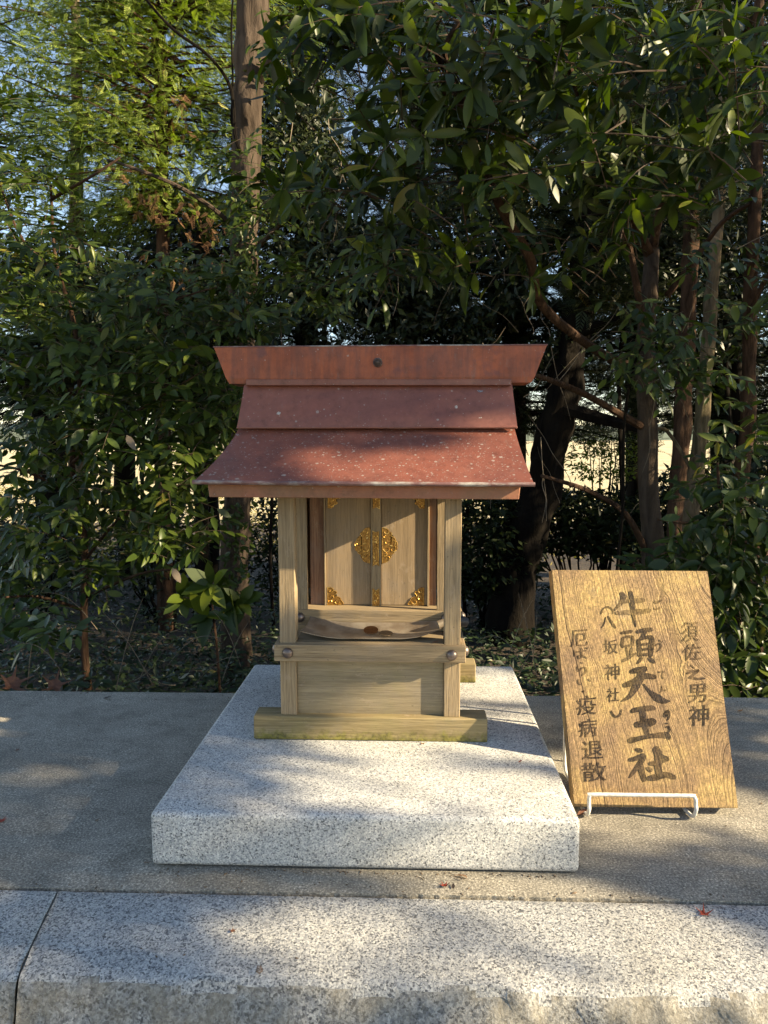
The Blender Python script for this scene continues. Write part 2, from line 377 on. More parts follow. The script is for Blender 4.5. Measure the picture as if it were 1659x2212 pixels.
def kerb_stone(x0, x1, jog):
    nx_, V, F = max(8, int((x1-x0)/.007)), [], []
    prof = [(.8985, -.12, 0), (.8985, -.0035, 0), (.8985-.003, -.0008, 0)] + [(.895-.145*k/12, -.0008 - .004*(k/12)**3, .1) for k in range(1, 13)] \
        + [(.7455, -.009, .6), (.740, -.018, 1), (.7345, -.030, 1), (.729, -.045, 1), (.7245, -.060, 1), (.7205, -.078, 1), (.717, -.098, 1), (.714, -.12, 1), (.712, -.15, 1), (.711, -.2, 1), (.715, -.3, 1), (.72, -.45, 1), (.72, GZ, 0)]
    for i in range(nx_+1):
        x = x0+(x1-x0)*i/nx_
        for k, (y, z, r) in enumerate(prof):
            xx = x
            if i == 0 or i == nx_: xx = x + .0016*mnoise.noise(Vector((jog, y*90, z*60))) + (.0)
            n1 = mnoise.fractal(Vector((x*11, y*15, z*15)), .9, 2.1, 5); n2 = mnoise.noise(Vector((x*34, y*30, z*40)))
            dy = r*(.010*n1 + .0045*n2) if r >= .6 else 0
            dz = .0007*mnoise.noise(Vector((x*60, y*60, 0))) + (r*.007*mnoise.noise(Vector((x*14, y*20, 4))) if r >= .6 else 0)
            if k == 0 or k == 1: dy += .0014*mnoise.noise(Vector((x*60, 5, 3)))
            V.append((xx + (SHL(x)*(.8985-max(y, .74))), y+dy, z+dz))
    m_ = len(prof)
    for i in range(nx_):
        for k in range(m_-1): a = i*m_+k; F.append((a, a+1, a+m_+1, a+m_))
    F.append(tuple(range(m_))); F.append(tuple(range(nx_*m_, nx_*m_+m_))[::-1])
    ob = mesh_from('kerb_stone', V, F, M_kerb, kerb, sm=False)
    me = ob.data; me.materials.append(M_kerbrough)
    for p in me.polygons:
        c_ = p.center + base_of(kerb)
        if c_.y < .7455 + .006*mnoise.noise(Vector((c_.x*9, 0, 0))) : p.material_index = 1
        p.use_smooth = True
for a_, b_ in ((-3.2, -2.092), (-2.088, -1.292), (-1.288, -.4875), (-.4845, .858), (.862, 2.09), (2.094, 3.2)): kerb_stone(a_, b_, a_)

V, F = [], []
for k in range(14):
    y = .8975-.15*k/13; x = -.486+SHL(-.486)*(.8985-y)+.0006*mnoise.noise(Vector((y*60, 0, 0))); V += [(x-.0035, y, -.0022-.006*(k/13)**4), (x+.0035, y, -.0022-.006*(k/13)**4)]
for k in range(13): F.append((2*k, 2*k+1, 2*k+3, 2*k+2))
mesh_from('mortar_joint', V, F, mat_simple('joint_mortar', (.17, .16, .14), .95, 0, .5, 200), kerb)
# ------------------------------------------------------------------ granite slab
bm = bmesh.new(); bm_box(bm, -.3765, .2345, .9525, 1.632, .0025, .082, .009, 4)
slab = bm_obj('granite_slab', bm, M_slab, None, (-.071, 1.29, .0025), sm=True)
tag(slab, 'pale speckled granite slab with rounded edges, lying on the concrete under the little shrine', 'stone slab')

# ------------------------------------------------------------------ the little shrine
SX = -.0755
sh = empty('small_shrine', (SX, 1.36, .0825), 'small weathered wooden roadside shrine with red metal roof, standing on the granite slab', 'shrine')
Z0 = .0825; ZS = Z0+.0425
# ground sills
box('sill', -.282, .131, 1.205, 1.25, Z0, ZS, M_sill, sh, .0016); box('sill', -.282, .1375, 1.512, 1.556, Z0, ZS, M_sill, sh, .0016)
# corner posts
PX = ((-.2345, -.206), (.0545, .083)); PYF = (1.2132, 1.2417); PYR = (1.507, 1.5355)
for xa, xb in PX:
    box('post', xa, xb, PYF[0], PYF[1], ZS-.0005, .535, M_wz, sh)
    box('post', xa, xb, PYR[0], PYR[1], ZS-.0005, .60, M_wz, sh)
ZD = .2565                                                            # top of the deck
LY = 1.2005
def rivet(x, y, z, nrm, parent, r=.0098):
    bm = bmesh.new(); bmesh.ops.create_uvsphere(bm, u_segments=18, v_segments=12, radius=r)
    bmesh.ops.delete(bm, geom=[v for v in bm.verts if v.co.z < -.0005], context='VERTS')
    for v in bm.verts: v.co.z *= .82
    q_ = Vector(nrm).to_track_quat('Z', 'Y'); bmesh.ops.transform(bm, matrix=Matrix.Translation((x, y, z)) @ q_.to_matrix().to_4x4(), verts=bm.verts)
    me = bpy.data.meshes.new('rivet'); bm.to_mesh(me); bm.free(); smooth(me); return link_mesh('rivet', me, M_bronze, parent)
led = box('ledger', -.2425, .0915, LY, 1.2130, .2265, ZD-.0005, M_wx, sh)
rivet(-.2185, LY+.0005, .2415, (0, -1, 0), led); rivet(.0672, LY+.0005, .2405, (0, -1, 0), led)
for sx_, xo in ((-1, -.2347), (1, .0832)):
    a_, b_ = (xo-.0085, xo) if sx_ < 0 else (xo, xo+.0085)
    sr = box('side_rail', a_, b_, 1.2135, 1.545, .2265, ZD-.0005, M_wy, sh); xr = a_ if sx_ < 0 else b_
    rivet(xr-.0004*sx_, 1.228, .2405, (sx_, 0, 0), sr); rivet(xr-.0004*sx_, 1.52, .2405, (sx_, 0, 0), sr)
    sr = box('side_rail', a_, b_, 1.296, 1.545, .2635, .2935, M_wy, sh)
    rivet(xr-.0004*sx_, 1.316, .2795, (sx_, 0, 0), sr); rivet(xr-.0004*sx_, 1.52, .2795, (sx_, 0, 0), sr)
# base box: boards between the posts, deck boards
box('base_panel', -.2058, .0543, 1.2228, 1.233, ZS-.0005, .2263, M_panel, sh, .0006)
box('base_panel', -.2058, .0543, 1.516, 1.526, ZS-.0005, .2263, M_panel, sh, .0006)
for xa in (-.2255, .0655): box('base_panel', xa, xa+.009, 1.2419, 1.5068, ZS-.0005, .2263, mat_wood('side_board', 'Y', WB, WD) if xa < 0 else bpy.data.materials['side_board'], sh, .0006)
for ya, yb in ((1.2133, 1.2575), (1.2583, 1.302)):
    box('deck_board', -.2056, .0541, ya, yb, .2450, ZD, M_wx, sh, .0007)
box('deck_board', -.2345, -.2062, 1.242, 1.506, .2450, ZD-.0002, M_wy, sh, .0005); box('deck_board', .0547, .083, 1.242, 1.506, .2450, ZD-.0002, M_wy, sh, .0005)
# inner threshold beam carrying the doors
thr = box('threshold', -.2335, .0825, 1.3005, 1.40, ZD, .2945, M_wx, sh, .001)
box('threshold_batten', -.2335, .0825, 1.2965, 1.3003, ZD+.0002, .2660, M_wx, sh, .0006)
rivet(-.2128, 1.3003, .2795, (0, -1, 0), thr); rivet(.062, 1.3003, .2795, (0, -1, 0), thr)
for xa, xb in ((-.2205, -.1975), (.0445, .0675)):
    box('inner_post', xa, xb, 1.3015, 1.3080, .2947, .60, M_wz, sh, .0006)
box('side_panel', -.1973, -.1700, 1.3425, 1.350, .2947, .60, M_red, sh, .0004); box('side_panel', .0308, .0443, 1.3425, 1.350, .2947, .60, M_red, sh, .0004)
box('side_panel', .0680, .0720, 1.334, 1.506, .2947, .60, M_red, sh, .0004); box('side_panel', -.2250, -.2210, 1.334, 1.506, .2947, .60, M_red, sh, .0004)
box('back_panel', -.2058, .0543, 1.510, 1.518, .2947, .62, M_red, sh, .0004)
box('door_jamb', -.1698, -.1668, 1.3350, 1.352, .2952, .60, M_wz, sh, .0004); box('door_jamb', .0272, .0306, 1.3335, 1.352, .2952, .60, M_wz, sh, .0004)
dL = box('door', -.1664, -.0804, 1.3390, 1.350, .2958, .60, M_door, sh, .0005); dR = box('door', -.0604, .0268, 1.3390, 1.350, .2958, .60, M_door, sh, .0005)
strip = box('meeting_stile', -.0800, -.0608, 1.3335, 1.348, .2950, .60, M_wz, sh, .0007)
# gilt fittings (outline in the door's own plane, raised rim and scrolls)
def z4(x, y, Y): return atY((750+x/6.144)/1.08499, (1140+y/6.144)/1.08499, Y)
def fitting(pts, Y, parent, curls=(), ref=1.3390, mirror=None, name='gilt_fitting'):
    W = [z4((2*mirror-x) if mirror else x, y, ref) for x, y in pts]; P = [(p.x, p.z) for p in W]
    V = [(x, Y, z) for x, z in P] + [(x, Y-.0011, z) for x, z in P]; n = len(P)
    F = [tuple(range(n, 2*n)), tuple(range(n))[::-1]] + [(i, (i+1) % n, n+(i+1) % n, n+i) for i in range(n)]
    bm = bmesh.new(); vs = [bm.verts.new(v) for v in V]
    for f in F: bm.faces.new([vs[i] for i in f])
    bmesh.ops.triangulate(bm, faces=[f for f in bm.faces if len(f.verts) > 4])
    A = Acc(); L = [(x, Y-.0012, z) for x, z in P]; A.tube(L+[L[0]], [.00055]*(n+1), 5)
    for cx, cy, r, a0, tw in curls:
        L = []
        for k in range(13):
            u = k/12; a = a0 + tw*u*5.2; rr = r*(1-.82*u)
            X = cx+rr*math.cos(a); Yp = cy+rr*math.sin(a); wv = z4((2*mirror-X) if mirror else X, Yp, ref); L.append((wv.x, Y-.0013, wv.z))
        A.tube(L, [.00105*(1-.5*k/12) for k in range(13)], 5)
    me = bpy.data.meshes.new('t'); me.from_pydata([tuple(v) for v in A.V], [], A.F); n0 = len(bm.faces); bm.from_mesh(me); bpy.data.meshes.remove(me); bm.faces.ensure_lookup_table()
    for f_ in bm.faces[n0:]: f_.material_index = 1
    ob = bm_obj(name, bm, M_goldb, parent); ob.data.materials.append(M_gold); return ob
def sm_pts(P, per=3):
    P3 = [Vector((x, y, 0)) for x, y in P]; o_, _ = smooth_path(P3, [1]*len(P3), per); return [(p.x, p.y) for p in o_]
half = [(712, 595), (665, 598), (628, 618), (608, 648), (586, 662), (572, 690), (592, 712), (556, 722), (528, 748), (518, 778), (499, 800), (494, 832), (503, 860), (494, 884), (508, 918), (530, 932), (540, 958), (566, 976), (592, 985), (578, 1010), (598, 1034), (615, 1058), (640, 1085), (680, 1096), (712, 1105)]
hc = [(640, 650, 42, 0, 1), (560, 800, 60, 1, 1), (640, 790, 48, 3, -1), (560, 900, 52, 4, -1), (640, 900, 55, 0, 1), (640, 1030, 42, 2, 1), (670, 715, 30, 2, -1), (665, 970, 34, 1, 1)]
corner = [(105, 1455), (150, 1455), (182, 1474), (192, 1500), (226, 1508), (236, 1532), (214, 1558), (216, 1586), (250, 1588), (285, 1605), (300, 1638), (320, 1660), (318, 1700), (105, 1712)]
cc = [(150, 1500, 32, 0, 1), (160, 1590, 42, 2, -1), (150, 1665, 32, 3, 1), (235, 1655, 45, 0, 1)]
YD = 1.3389
fitting(sm_pts(half), YD, dL, hc); fitting(sm_pts(half), YD, dR, hc, mirror=799)
fitting(sm_pts(corner), YD, dL, cc); fitting(sm_pts(corner), YD, dR, cc, mirror=797)
flip = lambda P, y0: [(x, 2*y0-y) for x, y in P]
ctop = flip(corner, 884); fitting(sm_pts(ctop), YD, dL, [(a, 1768-b, r, s, d) for a, b, r, s, d in cc]); fitting(sm_pts(ctop), YD, dR, [(a, 1768-b, r, s, d) for a, b, r, s, d in cc], mirror=797)
tall = [(748, 634), (795, 656), (842, 636), (836, 664), (838, 1100), (848, 1137), (800, 1110), (750, 1137), (760, 1102), (754, 660)]
low = [(752, 1460), (800, 1490), (850, 1460), (846, 1500), (850, 1712), (756, 1712), (758, 1500)]
fitting(tall, 1.3334, strip, [(795, 700+62*k, 32, k*2.1, (-1)**k) for k in range(7)])
fitting(low, 1.3334, strip, [(803, 1530+60*k, 32, k, (-1)**k) for k in range(3)])
fitting([(752, 60), (850, 60), (844, 290), (852, 318), (800, 292), (750, 318), (760, 288)], 1.3334, strip, [(803, 130+55*k, 30, k, (-1)**k) for k in range(3)])

# roof: a lower curved slope, a steeper upper slope, ridge box; mirrored behind
EY, EZ = 1.140, .5435
def slope(name, rows, mat, th=.004, nxx=24):
    """rows: (xl, xr, y, z) from top to eave"""
    V, F = [], []; nr = len(rows)
    for k in (0, 1):
        for (xl, xr, y, z) in rows:
            for i in range(nxx+1):
                u = i/nxx; V.append((xl+(xr-xl)*u, y, z + .0011*mnoise.noise(Vector((u*7, y*9, 0))) - k*th + (.0022*(.5-u) if len(rows) > 4 else 0)))
    n1 = nxx+1; off = nr*n1
    for r in range(nr-1):
        for i in range(nxx):
            a = r*n1+i; F.append((a, a+1, a+n1+1, a+n1)); F.append((off+a, off+a+n1, off+a+n1+1, off+a+1))
    for i in range(nxx):
        F.append((i, off+i, off+i+1, i+1)); a = (nr-1)*n1+i; F.append((a, a+1, off+a+1, off+a))
    for r in range(nr-1):
        a = r*n1; F.append((a, a+n1, off+a+n1, off+a)); b_ = a+nxx; F.append((b_, off+b_, off+b_+n1, b_+n1))
    return mesh_from(name, V, F, mat, sh, sm=True)
lower = []
for k in range(9):
    t_ = k/8; y = 1.305 + (EY-1.305)*t_; z = .6325 - (.6325-EZ)*(t_**.96) - .0035*math.sin(math.pi*t_)
    lower.append((-.321 - .036*t_**1.3, .1835 + .0085*t_**1.2, y, z))
slope('lower_roof', lower, M_lower)
slope('lower_roof', [(a, b_, 2.75-y, z) for a, b_, y, z in lower], M_lower)
upper = [(-.3185, .1825, 1.341, .7145), (-.3195, .1838, 1.329, .690), (-.3205, .1852, 1.309, .660), (-.3215, .1862, 1.2925, .6355)]
slope('upper_roof', upper, M_upper, .004); slope('upper_roof', [(a, b_, 2.75-y, z) for a, b_, y, z in upper], M_upper, .004)
box('roof_lip', -.3217, .1864, 1.2895, 1.2940, .6322, .6352, M_upper, sh, .0008)
# eave roll, fascia
tube('eave_trim', [(-.3585, EY-.001, EZ+.0002), (-.2, EY-.0015, EZ-.0013), (-.05, EY-.0015, EZ-.0022), (.1, EY-.001, EZ-.0030), (.1935, EY-.001, EZ-.0030)], [.0036]*5, M_trim, sh, 8, 6)
def skew_box(name, xl, xr, y0, y1, zb, zt, mat, parent, dzl=0, dzr=0, inx=0, bev=.001):
    bm = bmesh.new(); bm_box(bm, xl, xr, y0, y1, zb, zt, bev)
    for v in bm.verts:
        u = (v.co.x-xl)/(xr-xl); v.co.z += dzl*(1-u)+dzr*u
        if inx:
            g = (v.co.z-zb)/(zt-zb); v.co.x += inx*(1-g)*(.5-u)*2
    return bm_obj(name, bm, mat, parent)
skew_box('fascia', -.3385, .1735, 1.1545, 1.172, .5165, .5420, M_fascia, sh, .0015, -.0015, .0025)
skew_box('fascia', -.3385, .1735, 2.75-1.172, 2.75-1.1545, .5165, .5420, M_fascia, sh, .0015, -.0015, .0025)
# beams and gable boards under the roof, so that it is closed from the side
box('eave_beam', -.2600, .1080, 1.2150, 1.2400, .5355, .5640, M_wx, sh); box('eave_beam', -.2600, .1080, 1.5080, 1.5340, .6005, .6200, M_wx, sh)
for xg in (-.3060, .1540):
    V = [(xg, 1.174, .518), (xg, 1.174, .548), (xg, 1.30, .622), (xg, 1.345, .69), (xg, 1.405, .69), (xg, 1.45, .622), (xg, 1.576, .548), (xg, 1.576, .518), (xg, 1.50, .545), (xg, 1.41, .60), (xg, 1.34, .60), (xg, 1.25, .545)]
    V2 = [(x+.012, y, z) for x, y, z in V]; n = len(V)
    mesh_from('bargeboard', V+V2, [tuple(range(n)), tuple(range(n, 2*n))[::-1]] + [(i, (i+1) % n, n+(i+1) % n, n+i) for i in range(n)], M_fascia, sh)
box('ceiling_board', -.2936, .1536, 1.1725, 1.575, .5420, .5460, M_red, sh, .0005)
for xg in (-.2600, .0980): box('gable_panel', xg, xg+.010, 1.2405, 1.5075, .5465, .5790, M_red, sh, .0005); box('gable_panel', xg, xg+.010, 1.290, 1.460, .5795, .6120, M_red, sh, .0005)
# ridge
skew_box('ridge_cap', -.3125, .1795, 1.3305, 1.4195, .7110, .7225, M_upper, sh, .0016, -.0003)
bm = bmesh.new(); yr0, yr1 = 1.3385, 1.4115
def ridge_profile(x0, x1, z): return [(x0, z), (x1, z)]
rz = [(-.3455, .2170, .7165), (-.3515, .2235, .7270), (-.3735, .2450, .7845)]
V = []; F = []
for (xl, xr, z) in rz:
    for y in (yr0 if z < .78 else yr0+.001, yr1):
        for i in range(17): V.append((xl+(xr-xl)*i/16, y - (.0012 if abs(z-.7270) < 1e-6 and y < 1.36 else 0), z))
n1 = 17
for k in range(2):
    for i in range(16):
        a = k*2*n1+i; F.append((a, a+1, a+2*n1+1, a+2*n1)); a += n1; F.append((a, a+2*n1, a+2*n1+1, a+1))
    a = k*2*n1; F.append((a, a+2*n1, a+3*n1, a+n1)); a += 16; F.append((a, a+n1, a+3*n1, a+2*n1))
for i in range(16): F.append((i, n1+i, n1+i+1, i+1)); a = 4*n1+i; F.append((a, a+1, a+n1+1, a+n1))
rid = mesh_from('ridge', V, F, M_ridge, sh)
tube('ridge_edge', [(-.3745, 1.3395, .7847), (-.06, 1.3395, .7850), (.246, 1.3395, .7847)], [.0013]*3, M_trim, rid, 6, 4)
# chrysanthemum boss on the ridge
ec = atY(813, 783, 1.3375); bm = bmesh.new(); NP = 16; rr0 = .0088
c0 = bm.verts.new((ec.x, 1.3335, ec.z)); ring = []
for k in range(NP*4):
    a = 2*math.pi*k/(NP*4); ph = (k % 4); r1 = rr0*(1.0 if ph in (1, 2, 3) else .90); d = (.0030 if ph == 2 else .0024 if ph else .0008)
    v1 = bm.verts.new((ec.x+.0016*math.cos(a), 1.3340-.0004*(ph == 2), ec.z+.0016*math.sin(a)))
    v2 = bm.verts.new((ec.x+r1*.65*math.cos(a), 1.3372-d-.0003, ec.z+r1*.65*math.sin(a)))
    v3 = bm.verts.new((ec.x+r1*math.cos(a), 1.3374-d*.55, ec.z+r1*math.sin(a))); v4 = bm.verts.new((ec.x+r1*1.02*math.cos(a), 1.3390, ec.z+r1*1.02*math.sin(a))); ring.append((v1, v2, v3, v4))
for k in range(len(ring)):
    A_, B_ = ring[k], ring[(k+1) % len(ring)]; bm.faces.new((c0, A_[0], B_[0]))
    for j in range(3): bm.faces.new((A_[j], A_[j+1], B_[j+1], B_[j]))
tag(bm_obj('chrysanthemum_crest', bm, M_bronze, rid), 'small round dark bronze many petalled flower crest')
# flaked patch and bird droppings on the upper slope
def blot(name, px, py, rw, rh, n0, n1v, mat, seed, lift=.0009):
    """thin irregular flake lying on the upper slope"""
    V = []; N = 22
    a0, a1 = Vector((0, 1.329, .690)), Vector((0, 1.2935, .6345)); nrm = Vector((0, -(a0.z-a1.z), (a0.y-a1.y))).normalized()
    d = ray(px, py); t_ = ((a0-Vector((0, 0, CAMZ))).dot(nrm))/d.dot(nrm); c_ = Vector((0, 0, CAMZ))+d*t_ + nrm*lift
    ty = (a1-a0).normalized()
    for k in range(N):
        a = 2*math.pi*k/N; r = 1 + .45*mnoise.noise(Vector((math.cos(a)*1.7+seed, math.sin(a)*1.7, seed)))
        V.append(c_ + Vector((1, 0, 0))*(rw*r*math.cos(a)) + ty*(rh*r*math.sin(a)))
    return mesh_from(name, V, [tuple(range(N))], mat, sh)
M_flake = mat_simple('bare_grey_metal', (.42, .44, .46), .5, .3, .8, 500, (.05, .06, .09)); M_drop = mat_simple('pale_dropping', (.50, .48, .44), .8, 0, .5, 400, (.24, .19, .17))
blot('flaked_patch', 1034, 840, .0095, .0065, 0, 0, M_flake, 1.2, .0016)
blot('dropping', 1052, 912, .0085, .006, 0, 0, M_drop, 3.1); blot('dropping', 703, 829, .006, .0028, 0, 0, M_drop, 5.2, .003); blot('dropping', 1036, 908, .004, .008, 0, 0, M_drop, 7.7)
blot('dropping', 600, 894, .0035, .0035, 0, 0, M_drop, 9.0); blot('dropping', 983, 879, .003, .003, 0, 0, M_drop, 4.0)
sh.rotation_euler = (0, R(.22), 0)

# ------------------------------------------------------------------ offering dish with two coins
tr = empty('offering_dish', (-.06, 1.262, ZD), 'long shallow tarnished dish with upturned ends and black handle, on the shrine deck', 'dish')
V, F = [], []; NU, NV_ = 44, 12; X0, X1 = -.196, .052
for k in (0, 1):
    for i in range(NU+1):
        u = i/NU; x = X0+(X1-X0)*u
        prof = .0025 + .0125*max(0, (.30-u)/.30)**1.7 + .0125*max(0, (u-.70)/.30)**1.5
        wid = .039*(1 - .10*max(0, (.25-u)/.25)**2 - .62*max(0, (u-.80)/.20)**1.6)
        for j in range(NV_+1):
            v = -1 + 2*j/NV_; zz = prof + (.0035 if v < 0 else .0115)*abs(v)**2.2*(1-.2*max(0, (u-.8)/.2)) - k*.0012
            V.append((x + .005*(v)*(1 if u < .5 else 0)*(1-u*2 if u < .5 else 0), 1.2600 + wid*v, ZD+.0008+zz))
n1 = NV_+1; off = (NU+1)*n1
for i in range(NU):
    for j in range(NV_):
        a = i*n1+j; F.append((a, a+n1, a+n1+1, a+1)); F.append((off+a, off+a+1, off+a+n1+1, off+a+n1))
for i in range(NU):
    a = i*n1; F.append((a, off+a, off+a+n1, a+n1)); a += NV_; F.append((a, a+n1, off+a+n1, off+a))
for j in range(NV_):
    a = j; F.append((a, a+1, off+a+1, off+a)); a = NU*n1+j; F.append((a, off+a, off+a+1, a+1))
mesh_from('bowl', V, F, M_tray, tr, sm=True)
tube('handle', [(.046, 1.262, ZD+.021), (.062, 1.266, ZD+.026), (.078, 1.272, ZD+.0275)], [.0075, .0065, .006], M_tray, tr, 10, 4)
tube('handle_grip', [(.074, 1.271, ZD+.0275), (.088, 1.275, ZD+.0245), (.099, 1.279, ZD+.0215)], [.0085, .0095, .009], M_black, tr, 12, 4)
V = [(X0-.0002, 1.231, ZD)]
def coin(px, py, Y, r, tilt, mat, label, zc):
    bm = bmesh.new(); bmesh.ops.create_cone(bm, cap_ends=True, segments=40, radius1=r, radius2=r, depth=.0016)
    bmesh.ops.bevel(bm, geom=[e for e in bm.edges if abs(e.verts[0].co.z-e.verts[1].co.z) < 1e-6], offset=.0003, segments=1, affect='EDGES')
    top = [f for f in bm.faces if f.normal.z > .9 and len(f.verts) > 8]
    r_ = bmesh.ops.inset_individual(bm, faces=top, thickness=r*.09, depth=-.0002)
    bmesh.ops.rotate(bm, verts=bm.verts, cent=(0, 0, 0), matrix=Matrix.Rotation(tilt, 3, 'X'))
    me = bpy.data.meshes.new('coin'); bmesh.ops.recalc_face_normals(bm, faces=bm.faces); bm.to_mesh(me); bm.free(); me.materials.append(mat)
    o_ = bpy.data.objects.new('coin', me); COL.objects.link(o_); c_ = atY(px, py, Y); o_.location = (c_.x, c_.y, zc); return tag(o_, label, 'coin')
coin(801, 1353, 1.266, .0135, R(16), M_coin, 'brown copper coin with raised rim, leaning on the back curve of the dish', ZD+.0095)
coin(833, 1369, 1.245, .0130, R(6), M_coin2, 'dull tarnished coin lying flat, nearer the front rim of the dish', ZD+.0092)

# ------------------------------------------------------------------ wooden board with brushed writing on a wire easel
Bq = [Vector((.263, 1.1145, .0145)), Vector((.5272, 1.1175, .0145)), Vector((.5135, 1.240, .3815)), Vector((.2432, 1.240, .3825))]   # BL BR TR TL of the face
_n = (Bq[1]-Bq[0]).cross(Bq[2]-Bq[0]).normalized(); Bq[3] -= _n*(Bq[3]-Bq[0]).dot(_n)
n_b = (Bq[1]-Bq[0]).cross(Bq[3]-Bq[0]).normalized()                                # towards the camera
bd = empty('name_board', tuple((Bq[0]+Bq[1])/2), 'old brown wooden board brushed with black vertical Japanese writing, propped in a white wire stand', 'signboard')
M_bd, t, b, o = newmat('coarse_grained_board'); q = NB(t); cr = q.coord(rnd=False)
def board_color(q):
    cr = q.coord(rnd=False)
    sp = q.n('ShaderNodeSeparateXYZ', {0: cr})
    # grain field: nearly upright lines that lean to the right going down, arches at the top right corner
    bend = q.noise(q.n('ShaderNodeMapping', {0: cr, 3: (5, 5, 2.2)}).outputs[0], 1.0, 2)
    u = q.math('ADD', sp.outputs[0], q.math('MULTIPLY', sp.outputs[2], .19))
    u = q.math('ADD', u, q.math('MULTIPLY', bend, .070))
    cx_ = q.math('SUBTRACT', sp.outputs[0], .135); cz_ = q.math('SUBTRACT', sp.outputs[2], .40)
    rad = q.math('SQRT', q.math('ADD', q.math('MULTIPLY', q.math('MULTIPLY', cx_, cx_), 1.6), q.math('MULTIPLY', q.math('MULTIPLY', cz_, cz_), .35)))
    mask = q.ramp(q.math('ADD', sp.outputs[0], q.math('MULTIPLY', sp.outputs[2], .27)), [(.07, 0.0), (.19, 1.0)])
    mu = q.n('ShaderNodeMix', data_type='FLOAT'); q.t.links.new(mask, mu.inputs[0]); q.t.links.new(u, mu.inputs[2]); q.t.links.new(rad, mu.inputs[3])
    u2 = mu.outputs[0]
    fine = q.noise(q.n('ShaderNodeMapping', {0: cr, 3: (1, 1, .06)}).outputs[0], 380, 3, .7)
    wob = q.noise(cr, 38, 3)
    cu = q.n('ShaderNodeCombineXYZ', {0: q.math('ADD', u2, q.math('MULTIPLY', wob, .006))})
    lines = q.noise(cu.outputs[0], 300, 3, .85)
    l2 = q.ramp(q.noise(cu.outputs[0], 120, 2, .7), [(.30, 1.0), (.38, .8), (.43, 0.0)])
    line = q.ramp(lines, [(.28, 1.0), (.42, .8), (.52, 0.0)])
    line = q.math('MAXIMUM', q.math('MULTIPLY', line, .75), l2)
    blot_ = q.noise(cr, 11, 5, .65)
    base = q.ramp(blot_, [(.28, (.185, .118, .072)), (.45, (.30, .195, .095)), (.6, (.42, .29, .115)), (.78, (.31, .225, .15))])
    base = q.mix(.9, base, q.ramp(fine, [(.3, .45), (.5, .95), (.7, 1.5)]), 'MULTIPLY')
    sp2 = q.noise(cr, 420, 2, .6); base = q.mix(.6, base, q.ramp(sp2, [(.35, .6), (.7, 1.45)]), 'MULTIPLY')
    col = q.mix(q.math('MULTIPLY', line, .85), base, (.055, .030, .016))
    return col, line, fine, cr, sp2
col, line, fine, cr, sp2 = board_color(q)
t.links.new(col, b.inputs['Base Color']); b.inputs['Roughness'].default_value = .72; b.inputs['Specular IOR Level'].default_value = .3
hh = q.math('SUBTRACT', q.math('ADD', q.math('MULTIPLY', fine, .35), q.math('MULTIPLY', sp2, .25)), line); t.links.new(q.bump(hh, .65, .0016), b.inputs['Normal'])
M_ink, t, b, o = newmat('worn_ink'); q = NB(t); col, line, fine, cr, sp2 = board_color(q)
cover = q.math('MULTIPLY', q.ramp(q.noise(cr, 26, 4, .6), [(.34, .62), (.55, .98)]), q.ramp(sp2, [(.3, 1.0), (.72, .75)]))
at = q.n('ShaderNodeAttribute', attribute_name='ink'); cover = q.math('MULTIPLY', cover, at.outputs['Fac'])
ink = q.ramp(q.noise(cr, 60, 3), [(.35, (.007, .006, .007)), (.7, (.022, .022, .027))])
t.links.new(q.mix(cover, col, ink), b.inputs['Base Color']); b.inputs['Roughness'].default_value = .8; b.inputs['Specular IOR Level'].default_value = .12
hh = q.math('SUBTRACT', q.math('MULTIPLY', fine, .35), line); t.links.new(q.bump(hh, .5, .0014), b.inputs['Normal'])
bm = bmesh.new(); TH = .026
vf = [bm.verts.new(p) for p in Bq]; vb = [bm.verts.new(p - n_b*TH) for p in Bq]
bm.faces.new(vf); bm.faces.new(vb[::-1])
for i in range(4): bm.faces.new((vf[i], vb[i], vb[(i+1) % 4], vf[(i+1) % 4]))
bmesh.ops.bevel(bm, geom=bm.edges[:], offset=.0010, segments=2, affect='EDGES')
bm_obj('board', bm, M_bd, bd)
